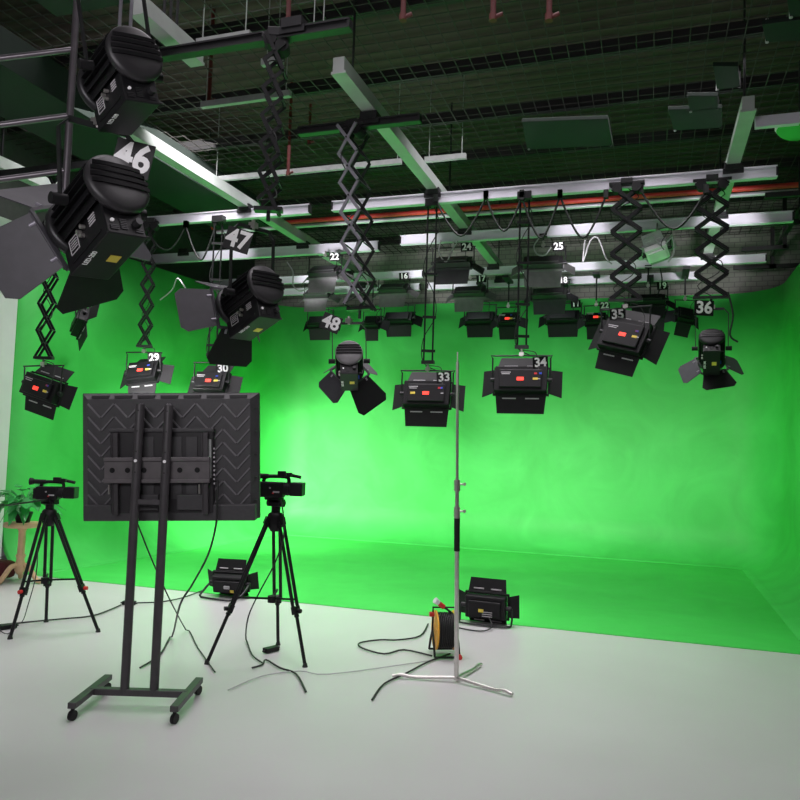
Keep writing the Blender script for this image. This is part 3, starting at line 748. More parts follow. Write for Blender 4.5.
# floor panel lamps
c = at(486, 610, Y=7.2); c.z = .17
t, m = panel(c, -.05, -.1, .39, .21, 'black panel lamp standing on the floor behind the cable reel', None, open_=(60, 60, 60, 72), leafL=.13, floor=True, stickers=False, watts=4)
b = MB(); b.tube([m @ V((-.25, 0, 0)), (c.x-.25, c.y-.02, .03), (c.x-.2, c.y-.1, .012), (c.x+.2, c.y-.1, .012), (c.x+.25, c.y-.02, .03), m @ V((.25, 0, 0))], .01, smooth=3); b.build('floor_bracket', 'dark', t)
b = MB(); b.box((-.03, -.082, -.02), (.05, .006, .03), m); b.build('sticker', 'yellow', t)
b = MB()
for i in range(3): b.box((.03, -.082, -.03-.02*i), (.1, .004, .007), m)
b.build('printed_legend', 'ltext', t)
pc = [m @ V((.05, -.08, -.08)), (c.x+.1, c.y-.2, .03), (c.x+.02, c.y-.34, .012), (c.x-.2, c.y-.3, .012), (c.x-.38, c.y-.15, .012)]
b = MB(); b.tube(pc, .007); b.build('power_cord', 'rubber', t)
c = at(230, 580, Y=7.2); c.z = .15
t, m = panel(c, .15, -.35, .36, .19, 'black panel lamp with bracket lying on the floor left of the right tripod', None, open_=(60, 60, 60, 55), leafL=.13, floor=True, stickers=False, watts=3)
b = MB(); b.tube([m @ V((-.22, 0, 0)), (c.x-.24, c.y-.12, .08), (c.x-.22, c.y-.2, .014), (c.x+.12, c.y-.24, .014), (c.x+.2, c.y-.1, .05), m @ V((.22, 0, 0))], .012, smooth=3); b.build('floor_bracket', 'dark', t)
b = MB(); b.box((.0, -.09, .0), (.06, .02, .03), m); b.build('connector', 'grey', t)
b = MB(); b.box((.05, -.082, -.05), (.04, .006, .03), m); b.build('sticker', 'yellow', t)

# ------------------------------------------------------------------ cables under the rails
def cable(pts, r, lab, cat='cable', group=None, m='rubber'):
    b = MB(); b.tube(pts, r, n=6); return tag(b.build('cable', m), lab, cat, group)
def swag(p0, p1, sagpx, Yv, lab):
    a = at(*p0, Y=Yv); c = at(*p1, Y=Yv); mid = at((p0[0]+p1[0])/2, max(p0[1], p1[1])+sagpx, Y=Yv)
    q1 = a.lerp(mid, .5)+V((0, 0, -.07)); q2 = mid.lerp(c, .5)+V((0, 0, -.07))
    b = MB(); b.tube([a, q1, mid, q2, c], .012, n=6)
    for p in (a, c): b.box((0, 0, .02), (.05, .06, .09), T(p))
    tag(b.build('cable', 'rubber'), lab, 'cable', 'black cables looped under the front rail')
swag((436, 200), (486, 197), 36, 8.26, 'black cable loop under the front rail between lamps 33 and 34')
swag((486, 197), (522, 196), 34, 8.26, 'shorter black cable loop just left of the lamp 34 hanger')
swag((522, 198), (560, 196), 40, 8.26, 'black cable loop just right of the lamp 34 hanger')
swag((560, 196), (606, 196), 42, 8.26, 'black cable loop left of the lamp 35 hanger')
swag((641, 191), (706, 191), 38, 8.26, 'black cable loop between the two wide scissor hangers')
swag((186, 226), (216, 224), 34, 8.3, 'black cable loop left of sign 47')
swag((148, 230), (186, 226), 20, 8.3, 'black cable loop between lamp 46 and sign 47')
def wcable(pix, Yv, lab, m='ltext', r=.01):
    cable([at(x, y, Y=Yv) for x, y in pix], r, lab, group='pale cables among the rails', m=m)
wcable([(585, 240), (583, 262), (590, 241), (598, 238), (606, 258), (612, 264)], 9.8, 'pale cable arching over the rails right of lamp 25', 'grey')
wcable([(287, 262), (293, 272), (293, 285), (300, 291), (308, 288)], 9.8, 'pale cable curling right of lamp 47', 'grey')
wcable([(441, 240), (439, 252), (446, 262), (452, 250), (458, 241)], 9.8, 'pale cable loops above lamp 24', 'grey')
wcable([(540, 237), (534, 246), (537, 254), (545, 255), (551, 247)], 9.8, 'pale round cable coil above lamp 25', 'grey')
wcable([(643, 240), (652, 236), (662, 246), (672, 238), (674, 252), (668, 262)], 9.5, 'pale curly cable around the silver-white tilted lamp', 'grey')
wcable([(660, 268), (662, 282), (657, 296)], 11.8, 'dark cable hanging left of the lamp 36 hanger', 'rubber')
wcable([(728, 292), (733, 315), (730, 335), (738, 342)], 8.25, 'black cable drooping at the right of lamp 36', 'rubber')
wcable([(160, 300), (172, 290), (178, 278), (188, 292), (196, 300)], 9.0, 'dark curly cable left of lamp 47', 'grey')

# ------------------------------------------------------------------ steel ladder top left
A0 = at(65, 195, d=4.25); 
t = thing('steel_ladder', A0, 'steel ladder rods with three rungs hanging at the top left edge', 'ladder')
b = MB(); b.cyl(A0, (A0.x, A0.y, 5.35), .02, n=10); b.build('stile', 'ladder', t)
b = MB(); b.cyl(A0+V((-.025, .03, .1)), (A0.x-.025, A0.y+.03, 5.35), .008, n=8); b.build('thin_rod', 'ladder', t)
LL = at(-40, 180, d=4.1)
b = MB(); b.cyl((LL.x, LL.y, A0.z), (LL.x, LL.y, 5.35), .02, n=10); b.build('stile', 'ladder', t)
for (y0, y1) in ((52, 44), (122, 113), (179, 170)):
    p1 = at(64, y1, d=4.25); p1.x = A0.x; p1.y = A0.y
    z0 = at(0, y0, d=4.15).z
    p0 = V((LL.x, LL.y, z0-(p1.z-z0)*.6)); b = MB(); b.cyl(p0, p1, .016, n=10); b.build('rung', 'ladder', t)
b = MB(); b.lathe([(0, -.03), (.02, -.022), (.03, 0), (.02, .022), (0, .03)], T(A0), 14); b.build('ball_end', 'white', t)
# dark duct behind
b = MB(); b.box((-6.0, 6.5, 5.15), (.9, 7, .35)); b.cyl((-6, 4, 5.2), (-6, 4, ZC), .01, n=8); b.cyl((-6, 9, 5.2), (-6, 9, ZC), .01, n=8); tag(b.build('air_duct', 'dgreen', None, .01), 'dark green air duct under the roof at the left behind the ladder', 'duct')
b = MB(); b.box((-4.1, 2.8, 5.1), (.7, 3.4, .3)); b.cyl((-4.1, 1.5, 5.2), (-4.1, 1.5, ZC), .01, n=8); b.cyl((-4.1, 4.1, 5.2), (-4.1, 4.1, ZC), .01, n=8); tag(b.build('air_duct', 'dgreen', None, .01), 'dark duct in the top left corner behind the ladder', 'duct')

# ------------------------------------------------------------------ television and stand
S = 4.9/FPX
tc_ = at(170.5, 456, d=4.9)
mt = frame(cdir(0, 0, -1), cdir(-.004, 1, 0), tc_)     # x right, y away, z up ; back faces -y
def L(px, py): return ((px-170.5)*S, -(py-456)*S)
t = thing('television', V((tc_.x, tc_.y, tc_.z-.41)), 'large television seen from behind with a chevron-ribbed dark back, on the pole stand', 'television')
W, H_ = 177*S, 126*S
b = MB(); b.box((0, .03, 0), (W, .035, H_), mt); b.build('screen_bezel', 'tvdark', t, .004)
b = MB()
fw, fh = W/2-.004, H_/2-.004; iw, ih = W/2-.05, H_/2-.04
vs = [(-fw, .012, -fh), (fw, .012, -fh), (fw, .012, fh), (-fw, .012, fh), (-iw, -.03, -ih), (iw, -.03, -ih), (iw, -.03, ih), (-iw, -.03, ih)]
b.add(vs, [(0, 1, 5, 4), (1, 2, 6, 5), (2, 3, 7, 6), (3, 0, 4, 7), (4, 5, 6, 7), (3, 2, 1, 0)], mt); bp_ = b.build('back_panel', 'tv', t)
b = MB()
per = 2*iw/6
for r in range(-1, 10):
    z0 = ih-.03-r*.084
    for q in range(6):
        for hlf in (0, 1):
            x0 = -iw+per*(q+.5*hlf); x1 = x0+per/2
            za, zb = (z0, z0-per/2) if hlf == 0 else (z0-per/2, z0)
            # clip to panel
            if max(za, zb) > ih-.015 or min(za, zb) < -ih+.015: 
                continue
            # leave the recess empty
            cx, cz = (x0+x1)/2, (za+zb)/2
            if abs(cx-.0) < .3 and -.39 < cz < .19: continue
            b.bar((x0+.004, -.034, za), (x1-.004, -.034, zb), .014, .009, mt, up=V((0, 0, 1)))
b.build('chevron_ribs', 'tvrib', bp_)
b = MB()
for i in range(7): b.box((-iw+.08+i*(2*iw-.16)/6, -.012, fh-.02), (.11, .03, .018), mt)
for i in range(5): b.box((fw-.016, -.008, -fh+.12+i*.15), (.018, .03, .004), mt)
b.build('edge_vents', 'tvdark', bp_)
# bottom ledge
b = MB(); x0, z0 = L(87, 503); x1, z1 = L(257, 519); b.box(((x0+x1)/2, -.03, (z0+z1)/2-.003), (x1-x0, .07, abs(z1-z0)), mt); b.build('bottom_ledge', 'tv', t, .006)
# centre housing
x0, z0 = L(114, 428); x1, z1 = L(216, 512)
b = MB(); b.box(((x0+x1)/2, -.045, (z0+z1)/2), (x1-x0, .05, abs(z1-z0)), mt); ch = b.build('centre_housing', 'tvdark', t, .01)
b = MB(); b.box(((x0+x1)/2, -.06, z0-.012), (x1-x0+.01, .045, .024), mt); b.build('housing_lip', 'tv', ch, .006)
b = MB()
for xx in (-.12, .06, .16):
    b.box((xx, -.073, (z0+z1)/2+.02), (.07, .008, .4), mt)
b.build('housing_panels', 'tv', ch)
for px_ in (194, 150): xx, zz = L(px_, 505); b = MB(); b.box((xx, -.08, zz+.03), (.17, .04, .1), mt); b.build('lower_cover', 'tv', ch, .006)
# port strip
b = MB(); xx, zz = L(213, 458); b.box((xx, -.075, zz), (.016, .01, .25), mt); b.build('port_strip', 'greypipe', ch)
b = MB()
for i in range(9): xx, zz = L(217, 448+i*4.3); b.box((xx, -.073, zz), (.008, .01, .012), mt)
b.build('ports', 'grey', ch)
# TV cables hanging
def cam_pts(pl, d0): return [at(x, y, d=dd) for x, y, dd in pl]
b = MB(); b.tube(cam_pts([(218, 480, 4.82), (217, 505, 4.8), (216, 525, 4.8), (208, 555, 4.85), (192, 585, 4.95), (180, 605, 5.05)], 0)+[at(172, 637, z=.012), at(160, 655, z=.012), at(140, 668, z=.012)], .007, n=6); b.build('power_cord', 'rubber', t)
b = MB(); b.tube([at(134, 515, d=4.84), at(140, 530, d=4.85), at(152, 560, d=5.0)]+[at(170, 600, d=5.4), at(186, 630, z=.012), at(198, 648, z=.012), at(215, 672, z=.012)], .005, n=6); b.build('signal_cord', 'rubber', t)

P1 = at(135, 500, d=4.74); P2 = at(164, 500, d=4.74)
zt = at(139, 404, d=4.74).z
st = thing('television_stand', V(((P1.x+P2.x)/2, (P1.y+P2.y)/2, 0)), 'twin-pole dark grey rolling stand holding the television', 'television stand')
for p in (P1, P2):
    b = MB(); b.cyl((p.x, p.y, .08), (p.x, p.y, zt), .028, n=20); po = b.build('pole', 'pole', st)
    b = MB()
    for k in range(4): b.cyl(V((p.x, p.y, zt-.04-k*.13))-camF*.027, V((p.x, p.y, zt-.04-k*.13))-camF*.0295, .005, n=8)
    b.build('bolt_holes', 'black', po)
    b = MB(); zb = at(140, 461, d=4.7).z; b.cyl(V((p.x, p.y, zb))-camF*.026, V((p.x, p.y, zb))-camF*.034, .01, n=10); b.build('bolt', 'white', po)
# horizontal bracket
x0, z0 = L(111, 456); x1, z1 = L(214, 481)
b = MB(); zc = (z0+z1)/2; hh = abs(z1-z0)
b.box(((x0+x1)/2, -.105, zc), (x1-x0, .02, hh), mt)
b.box(((x0+x1)/2, -.115, z0-.012), (x1-x0, .03, .022), mt); b.box(((x0+x1)/2, -.115, z1+.012), (x1-x0, .03, .022), mt)
br = b.build('wall_bracket', 'bracket', st, .003)
b = MB()
for px_ in (119, 134, 150, 185, 202): xx, zz = L(px_, 468.5); b.cyl((xx, -.114, zz), (xx, -.118, zz), .017, n=18, m=mt)
b.build('bracket_holes', 'black', br)
for px_ in (121, 209):
    xx, za = L(px_, 432); _, zb = L(px_, 512)
    b = MB(); b.box((xx, -.085, (za+zb)/2), (.032, .03, za-zb), mt); b.box((xx-.016, -.1, (za+zb)/2), (.004, .02, za-zb), mt); b.box((xx+.016, -.1, (za+zb)/2), (.004, .02, za-zb), mt)
    b.build('mounting_arm', 'pole', st)
for px_ in (116, 204):
    xx, zz = L(px_, 487); b = MB(); b.cyl((xx, -.12, zz+.03), (xx, -.12, zz-.03), .006, n=8, m=mt); b.build('lock_screw', 'chrome', st)
zb = at(150, 502, d=4.74).z; b = MB(); b.bar(V((P1.x, P1.y, zb)), V((P2.x, P2.y, zb)), .03, .03); b.build('crossbar', 'pole', st)
cen = (P1+P2)/2; cen.z = 0
b = MB(); b.bar(cen-camR*.3+V((0, 0, .09)), cen+camR*.3+V((0, 0, .09)), .05, .04); b.build('base_bar', 'pole', st, .003)
for sx in (-1, 1):
    q = cen+camR*sx*.3
    b = MB(); b.bar(q-camF*.28+V((0, 0, .09)), q+camF*.28+V((0, 0, .09)), .05, .035); b.build('foot', 'pole', st, .003)
    for sy in (-1, 1):
        w_ = q+camF*sy*.26
        b = MB(); b.cyl(w_+V((-.012, 0, .03))+V((0, 0, 0)), w_+V((.012, 0, .03)), .03, n=16); b.cyl(w_+V((0, 0, .05)), w_+V((0, 0, .08)), .012, n=8); b.build('caster', 'black', st)

# ------------------------------------------------------------------ tripods and camcorders
def tripod(apex, feet, lab, spread_z, mats='black', handle=None, redk=True, head_top=None):
    apex = V(apex)
    t = thing('tripod', V((apex.x, apex.y, 0)), lab, 'tripod')
    b = MB(); b.lathe([(.035, -.1), (.06, -.06), (.065, 0), (.06, .03), (.045, .045)], T(apex), 20); b.build('bowl', mats, t)
    for i in range(3): pass
    b = MB(); b.cyl(apex+V((0, 0, .03)), apex+V((0, 0, .1)), .035, n=16); b.box((0, 0, .13), (.09, .09, .07), T(apex)); b.box((0, 0, head_top-apex.z-.012), (.12, .09, .024), T(apex)); b.cyl(apex+V((-.07, 0, .12)), apex+V((.07, 0, .12)), .03, n=14)
    if head_top-apex.z > .16: b.box((0, 0, (head_top-apex.z+.13)/2), (.07, .07, head_top-apex.z-.13), T(apex))
    hd = b.build('fluid_head', mats, t, .004)
    if handle is not None:
        b = MB(); hb = apex+V((0, 0, .13)); b.cyl(hb, handle, .008, n=8); dirn = (V(handle)-hb).normalized(); b.cyl(V(handle)-dirn*.14, V(handle), .015, n=10); b.build('pan_handle', mats, t)
    cen = V((0, 0, 0))
    hub = V((apex.x, apex.y, spread_z-.02))
    b = MB(); b.cyl(hub+V((0, 0, -.03)), hub+V((0, 0, .02)), .035, n=12); b.build('spreader_hub', mats, t)
    for f in feet:
        f = V(f); out = V((f.x-apex.x, f.y-apex.y, 0)).normalized(); side = out.cross(V((0, 0, 1)))
        top = apex+out*.06+V((0, 0, -.02)); k = top.lerp(f, .62)
        b = MB()
        for sg_ in (-1, 1): b.cyl(top+side*sg_*.026, k+side*sg_*.026, .014, n=8)
        b.box((0, 0, 0), (.05, .05, .06), frame((f-top).cross(side), f-top, top)); b.box((0, 0, 0), (.065, .035, .06), frame((f-top).cross(side), f-top, k)); b.build('leg', mats, t)
        lg = b_ = None
        b = MB(); b.cyl(k, f+V((0, 0, .01)), .014, n=10); b.cyl(k.lerp(f, .08), k.lerp(f, .12), .02, n=10); lw = b.build('lower_leg', mats, t)
        b = MB(); b.cyl(V((f.x, f.y, 0)), V((f.x, f.y, .03)), .022, .014, 12); b.build('foot', 'rubber', lw)
        b = MB(); b.cyl(k+side*.0+out*.02, k+out*.05, .016, n=10); b.build('leg_lock', 'red' if redk else 'black', t)
        # spreader arm
        tt = (top.z-spread_z)/(top.z-f.z); tp = top.lerp(f, tt)
        b = MB(); b.bar(hub, tp, .014, .014); b.build('spreader_arm', mats, t)
    return t
def camcorder(p, yaw, s, lab, flip=False):
    """p = base centre on the tripod head; lens toward local +x"""
    m = T(p) @ Matrix.Rotation(yaw, 4, 'Z') @ Matrix.Scale(s, 4)
    t = thing('camcorder', V(p), lab, 'camcorder')
    b = MB(); b.box((-.02, 0, .075), (.2, .11, .12), m); b.box((-.02, 0, .008), (.1, .08, .03), m); b.box((-.125, 0, .07), (.04, .09, .1), m); b.build('body', 'black', t, .012)
    b = MB(); b.cyl((.07, 0, .085), (.14, 0, .085), .05, .048, 24, m); b.cyl((.1, 0, .085), (.12, 0, .085), .054, n=24, m=m); b.build('lens_barrel', 'matte', t)
    b = MB(); b.box((.185, 0, .085), (.1, .125, .105), m); b.build('lens_hood', 'black', t, .008)
    b = MB(); b.tube([m @ V((-.09, 0, .13)), m @ V((-.08, 0, .165)), m @ V((-.04, 0, .178)), m @ V((.08, 0, .178)), m @ V((.11, 0, .165)), m @ V((.115, 0, .12))], .015*s, n=10, smooth=3); b.build('carry_handle', 'black', t)
    b = MB(); b.cyl((-.05, 0, .178), (-.16, 0, .178), .019, .022, 14, m); b.cyl((-.16, 0, .178), (-.19, 0, .178), .028, .034, 16, m); b.build('viewfinder', 'matte', t)
    b = MB(); b.box((.06, -.02, .2), (.06, .05, .045), m); b.box((.12, -.02, .195), (.04, .04, .035), m); b.build('handle_controls', 'black', t, .004)
    b = MB(); b.cyl((.09, .04, .195), (.2, .04, .175), .014, n=12, m=m); b.build('microphone', 'matte', t)
    b = MB(); b.box((.03, -.058, .06), (.05, .006, .012), m); b.box((-.02, -.058, .09), (.012, .006, .012), m); b.build('side_buttons', 'grey', t)
    b = MB(); b.box((.005, -.06, .05), (.012, .006, .01), m); b.build('record_button', 'red', t)
    return t
yawc = math.atan2(camR.y, camR.x)
aL = at(45, 517, d=5.95)
fl = [at(10, 639, z=0), at(98, 632, z=0), at(46, 622, z=0)]
cx = sum((f.x for f in fl))/3; cyy = sum((f.y for f in fl))/3
aL = V((at(44, 600, Y=cyy).x, cyy, at(44, 514, Y=cyy).z))
htop = at(45, 501, Y=cyy).z
tripod(aL, fl, 'black tripod at the left carrying the camcorder beside the wooden table', at(40, 577, Y=cyy).z, handle=at(-6, 507, d=5.5), head_top=htop)
camcorder(V((aL.x, aL.y, htop)), yawc+.05, .95, 'black camcorder on the left tripod, next to the wooden table and plant')
fr = [at(207, 664, z=0), at(305, 667, z=0), at(278, 645, z=0)]
cyy = sum((f.y for f in fr))/3
aR = V((at(272, 600, Y=cyy).x, cyy, at(272, 518, Y=cyy).z)); htop = at(271, 499, Y=cyy).z
tripod(aR, fr, 'black tripod right of the television carrying the other camcorder', at(275, 596, Y=cyy).z, redk=False, handle=None, head_top=htop)
camcorder(V((aR.x-.02, aR.y, htop)), yawc-.1, 1.0, 'black camcorder on the right tripod, partly behind the television edge')

# ------------------------------------------------------------------ tall light stand
sp = at(457, 682, z=.0); dS = (RC.transposed() @ (sp-EYE)).z*-1
top = at(457.5, 352, d=dS); base = at(456.5, 672, d=dS)
t = thing('light_stand', V((base.x, base.y, 0)), 'tall chrome telescopic light stand with a black grip in the middle foreground', 'light stand')
ax = (top-base)
def zf(py): return base+ax*((672-py)/(672-352))
b = MB(); b.cyl(zf(680), zf(550), .0165, n=16); b.build('lower_tube', 'chrome', t)
b = MB(); b.cyl(zf(551), zf(517), .021, n=16); b.build('grip_sleeve', 'matte', t)
b = MB(); b.cyl(zf(518), zf(489), .0145, n=14); b.build('middle_tube', 'chrome', t)
b = MB(); b.cyl(zf(486), zf(362), .0105, n=14); b.build('upper_tube', 'chrome', t)
b = MB(); b.cyl(zf(363), zf(352), .005, n=10); b.build('tip_spigot', 'chrome', t)
for py_ in (512, 485):
    b = MB(); b.cyl(zf(py_+6), zf(py_-5), .023, n=16); cl = b.build('collar', 'chrome', t)
    b = MB(); b.cyl(zf(py_-1), zf(py_-1)+camR*.055, .006, n=8); b.cyl(zf(py_-1)+camR*.05+camF*-.02, zf(py_-1)+camR*.055+camF*.02, .012, n=8); b.build('clamp_knob', 'chrome', cl)
for (dx, dy) in ((-1, .1), (.75, -.6), (.5, .9)):
    d_ = (camR*dx+camF*dy).normalized(); o_ = V((base.x, base.y, 0)); zz = zf(678).z
    b = MB(); b.tube([o_+V((0, 0, zz)), o_+d_*.06+V((0, 0, zz+.002)), o_+d_*.3+V((0, 0, zz-.01)), o_+d_*.4+V((0, 0, max(.03, zz-.05))), o_+d_*.46+V((0, 0, .012))], .012, n=10); b.build('leg', 'chrome', t)

# ------------------------------------------------------------------ cable reel
c = at(444, 655, z=0)
r_ = .155
xa = (camR*.99+camF*.13).normalized()
mr = Matrix((xa, V((0, 0, 1)).cross(xa), V((0, 0, 1)))).transposed().to_4x4(); mr.translation = V((c.x, c.y, 0))
t = thing('cable_reel', V((c.x, c.y, 0)), 'yellow cable reel wound with black cable on the floor behind the light stand', 'cable reel')
mz = mr @ T((0, 0, r_+.045)) @ Matrix.Rotation(PI/2, 4, 'Y')
b = MB(); b.lathe([(.05, -.08), (.12, -.08), (.15, -.085), (r_, -.08), (r_, -.07), (.05, -.07)], mz, 32); b.box((0, 0, -.078), (.26, .05, .01), mz); b.box((0, 0, -.078), (.05, .26, .01), mz); b.build('side_disc', 'reel', t)
b = MB(); b.lathe([(.05, .07), (r_, .07), (r_, .08), (.05, .08)], mz, 32); b.box((0, 0, .076), (.26, .05, .01), mz); b.build('side_disc', 'reel', t)
b = MB()
for i in range(9):
    z_ = -.06+i*.015
    b.lathe([(.1, z_-.007), (.137, z_-.006), (.142, z_), (.137, z_+.006), (.1, z_+.007)], mz, 28)
b.build('wound_cable', 'rubber', t)
b = MB()
for sx in (-.1, .1): b.tube([mr @ V((sx, -.13, .012)), mr @ V((sx, 0, r_+.045)), mr @ V((sx, .13, .012))], .009, smooth=2)
b.tube([mr @ V((-.1, -.13, .012)), mr @ V((.1, -.13, .012))], .009); b.tube([mr @ V((-.1, .13, .012)), mr @ V((.1, .13, .012))], .009); b.build('frame', 'black', t)
b = MB(); b.tube([mr @ V((-.1, 0, r_+.045)), mr @ V((-.1, .0, .38)), mr @ V((.1, .0, .38)), mr @ V((.1, 0, r_+.045))], .009, smooth=1); b.build('carry_handle', 'black', t)
b = MB(); b.cyl((-.13, -.0, r_+.17), (-.09, 0, r_+.17), .02, n=12, m=mr); b.build('crank_knob', 'red', t)
b = MB(); b.cyl((.1, -.15, .02), (.1, -.09, .02), .02, n=10, m=mr); b.build('foot_cap', 'red', t)
q0 = mr @ V((.06, -.02, .33)); q1 = mr @ V((-.02, -.04, .39)); 
b = MB(); b.tube([mr @ V((.1, 0, .26)), q0, q1], .009); b.build('plug_lead', 'rubber', t)
b = MB(); b.cyl(q1, q1+(q1-q0).normalized()*.06, .02, n=12); b.build('plug', 'red', t)
b = MB(); b.cyl(q1+(q1-q0).normalized()*.06, q1+(q1-q0).normalized()*.1, .022, .026, 12); b.build('plug_guard', 'clear', t)

# floor cables
def fc(pix, lab, r=.007, first=None, m='rubber'):
    pts = ([first] if first is not None else [])+[at(x, y, z=.0125) for x, y in pix]
    cable(pts, r, lab, group='cables on the pale floor', m=m)
fc([(0, 625), (30, 622), (62, 619), (92, 616), (112, 609), (121, 605)], 'thin black cable on the floor from the left edge to the black adapter')
fc([(137, 603), (160, 602), (182, 598), (204, 590)], 'thin black cable on the floor right of the black adapter')
fc([(428, 624), (420, 636), (398, 640), (380, 640), (360, 643), (362, 648), (384, 654), (404, 650), (432, 656)], 'black cable looped on the floor left of the cable reel')
fc([(450, 654), (428, 662), (405, 674), (384, 684), (372, 700)], 'black cable running from the cable reel toward the camera')
fc([(252, 668), (262, 665), (266, 660), (280, 668), (296, 674), (306, 692)], 'black cable on the floor under the right tripod')
fc([(228, 690), (262, 676), (300, 671), (330, 674), (420, 662), (432, 660)], 'thin grey cable across the floor to the cable reel', .004, m='grey')
def adapter(px, py, ang, lab):
    p = at(px, py, z=0); t = thing('power_adapter', p, lab, 'power adapter')
    m = T(p) @ Matrix.Rotation(ang, 4, 'Z'); b = MB(); b.box((0, 0, .022), (.13, .06, .036), m); b.build('case', 'black', t, .005)
    b = MB(); b.cyl((-.085, 0, .02), (-.06, 0, .02), .008, n=8, m=m); b.cyl((.085, 0, .02), (.06, 0, .02), .008, n=8, m=m); b.build('strain_relief', 'rubber', t)
adapter(129, 605, .3, 'black power adapter on the floor behind the television stand pole')
adapter(271, 652, 1.2, 'black power adapter on the floor under the right tripod')
adapter(8, 629, 1.2, 'black power adapter on the floor at the foot of the left tripod')
# camcorder lead
b = MB(); b.tube([at(281, 500, d=5.75), at(284, 520, d=5.7), at(283, 540, d=5.7), at(274, 565, d=5.75), at(258, 595, d=5.8), at(248, 618, d=5.75)]+[at(246, 640, z=.01), at(252, 655, z=.01), at(262, 663, z=.01)], .006, n=6)
tag(b.build('cable', 'rubber'), 'black cable drooping from the right camcorder to the floor', 'cable')
b = MB(); b.tube([at(38, 545, d=6.0), at(36, 575, d=5.9), at(28, 605, d=5.8), at(22, 622, z=.01), at(8, 634, z=.01), at(-6, 626, z=.01)], .004, n=6)
tag(b.build('cable', 'rubber'), 'thin cable hanging from the left tripod to its floor adapter', 'cable')

# ------------------------------------------------------------------ table, plant, bag
pt = at(19, 583, z=0)
t = thing('pedestal_table', pt, 'round wooden pedestal table with curved feet at the left edge', 'table')
zt_ = at(17, 522, Y=pt.y).z
b = MB(); b.lathe([(0, zt_-.05), (.19, zt_-.05), (.2, zt_-.045), (.2, zt_-.008), (.195, zt_), (0, zt_)], T((pt.x, pt.y, 0)), 36); b.build('tabletop', 'wood', t)
b = MB(); b.lathe([(.03, .1), (.055, .14), (.06, .2), (.04, .27), (.055, .31), (.04, .33), (.038, zt_-.1), (.06, zt_-.05)], T((pt.x, pt.y, 0)), 20); b.build('pedestal', 'wood', t)
for a_ in (.2, 2.3, 4.4):
    d_ = V((math.cos(a_), math.sin(a_), 0)); o_ = V((pt.x, pt.y, 0))
    b = MB()
    P_ = [o_+d_*.02+V((0, 0, .2)), o_+d_*.1+V((0, 0, .19)), o_+d_*.17+V((0, 0, .1)), o_+d_*.22+V((0, 0, .035)), o_+d_*.27+V((0, 0, .028))]
    b.tube(P_, .028, n=10); b.build('foot', 'wood', t)
t = thing('potted_plant', V((pt.x, pt.y, zt_)), 'green leafy plant in a black pot on the wooden table', 'plant')
b = MB(); b.lathe([(.07, zt_), (.1, zt_+.1), (.1, zt_+.12), (.085, zt_+.12)], T((pt.x, pt.y, 0)), 20); b.build('pot', 'black', t)
b = MB(); rr_ = random.Random(3)
b2 = MB()
for i in range(46):
    a_ = rr_.uniform(0, 2*PI); l_ = rr_.uniform(.25, .5); up = rr_.uniform(-.12, .42)
    d_ = V((math.cos(a_), math.sin(a_), 0)); sd = V((-d_.y, d_.x, 0)); o_ = V((pt.x, pt.y, zt_+.12))
    w_ = rr_.uniform(.04, .075); mid = o_+d_*l_*.55+V((0, 0, .12+up*.4)); end = o_+d_*l_+V((0, 0, up-.08))
    b.tube([o_, o_.lerp(mid, .5)+V((0, 0, .05)), mid], .004, n=5)
    a1 = mid.lerp(end, .25); a2 = mid.lerp(end, .6)
    b2.add([mid, a1+sd*w_, a2+sd*w_*.8, end, a2-sd*w_*.8, a1-sd*w_, a1+V((0, 0, -.012)), a2+V((0, 0, -.012))], [(0, 6, 1), (1, 6, 7, 2), (2, 7, 3), (3, 7, 4), (4, 7, 6, 5), (5, 6, 0)])
b.build('stems', 'leafg', t); lf = b2.build('leaves', 'leafg', t)
sm_ = lf.modifiers.new('thick', 'SOLIDIFY'); sm_.thickness = .002
pb = at(-3, 579, z=0)
t = thing('bag', pb, 'dark maroon bag with red trim on the floor behind the table', 'bag')
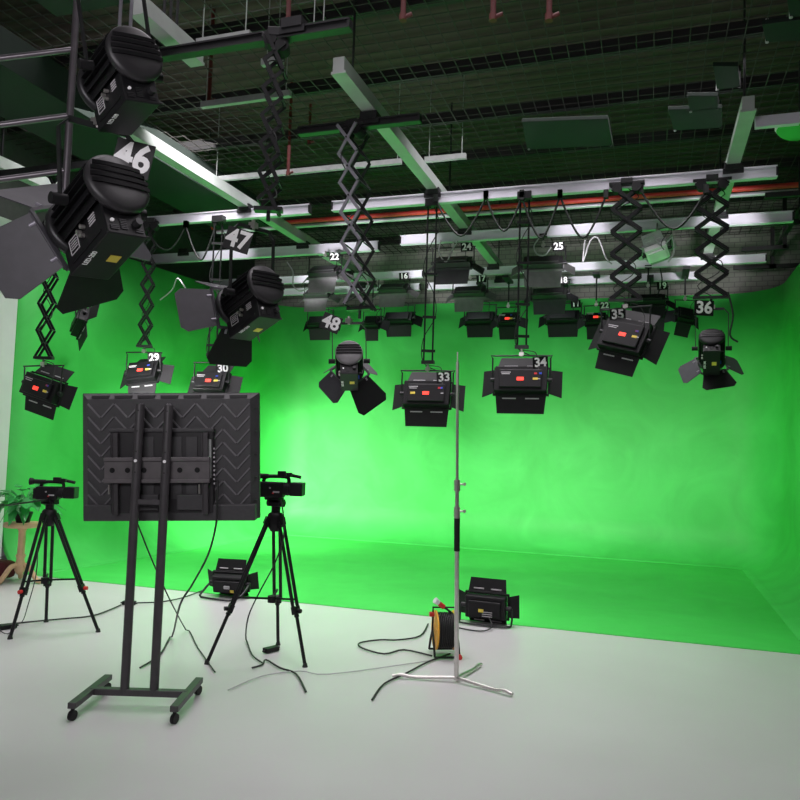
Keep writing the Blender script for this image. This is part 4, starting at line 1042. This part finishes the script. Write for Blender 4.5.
b = MB(); b.box((0, 0, .12), (.38, .2, .2), T(pb)); o = b.build('body', 'maroon', t, .05)
b = MB(); b.box((0, -.105, .04), (.3, .02, .05), T(pb)); b.build('trim', 'red', t, .008)

# ------------------------------------------------------------------ lights
for i, (p, F, w, h, e, spd) in enumerate(LB):
    light('panel_glow', 'AREA', p+F*.012, F, e, (1, .98, .96), w*.85, h*.8, spd)
# lens light of the fresnels
for c_, F_, e in ((c46, F46, 6), (c47, F47, 8), (c48, F48, 15), (c36, F36, 15)):
    light('lens_glow', 'SPOT', c_+F_*.5, F_, e, (1, .97, .93), .08, spot=1.3)
# added fill light without fixtures, behind the camera and overhead
light('fill_light', 'AREA', (-1.8, -.4, 3.1), V((-.15, 1, -.1)), 82, (1, .95, 1), 3.0, 1.0)
light('fill_light', 'AREA', (-2.6, 4.2, 5.3), V((0, .05, -1)), 80, (1, .93, .99), 6, 2.5, 1.9)
light('fill_light', 'AREA', (-2.6, 8.0, 5.3), V((0, -.05, -1)), 180, (1, .94, .99), 7, 1.5, 1.8)
light('fill_light', 'AREA', (-5.6, 6.9, 5.25), V((-.25, .25, -1)), 150, (1, .95, .98), 2, 2, 2.0)
for x_ in (-5.6, -3.5, -1.2, .8):  # spots added to brighten the rear rails, no fixtures there
    light('rail_fill', 'SPOT', (x_, 10.35, 4.05), V((0, 1, .3)), 110, (1, .93, 1), .1, spot=.55, blend=.5)
for x_ in (-6.6, -4.6, -3.5, -1.2, .6):  # nearer set of added spots, lifting the second row of rails
    light('rail_fill', 'SPOT', (x_+.3, 8.75, 3.95), V((0, 1, .38)), 100, (1, .93, 1), .1, spot=.7, blend=.5)
w = bpy.data.worlds.new('world'); sc.world = w; w.use_nodes = True
w.node_tree.nodes['Background'].inputs[0].default_value = (.5, .52, .5, 1); w.node_tree.nodes['Background'].inputs[1].default_value = .1
sc.view_settings.view_transform = 'Standard'; sc.view_settings.look = 'None'; sc.view_settings.gamma = 1
sc.view_settings.use_curve_mapping = False; sc.view_settings.exposure = 0
for o in bpy.data.objects:
    if '_o' in o: del o['_o']
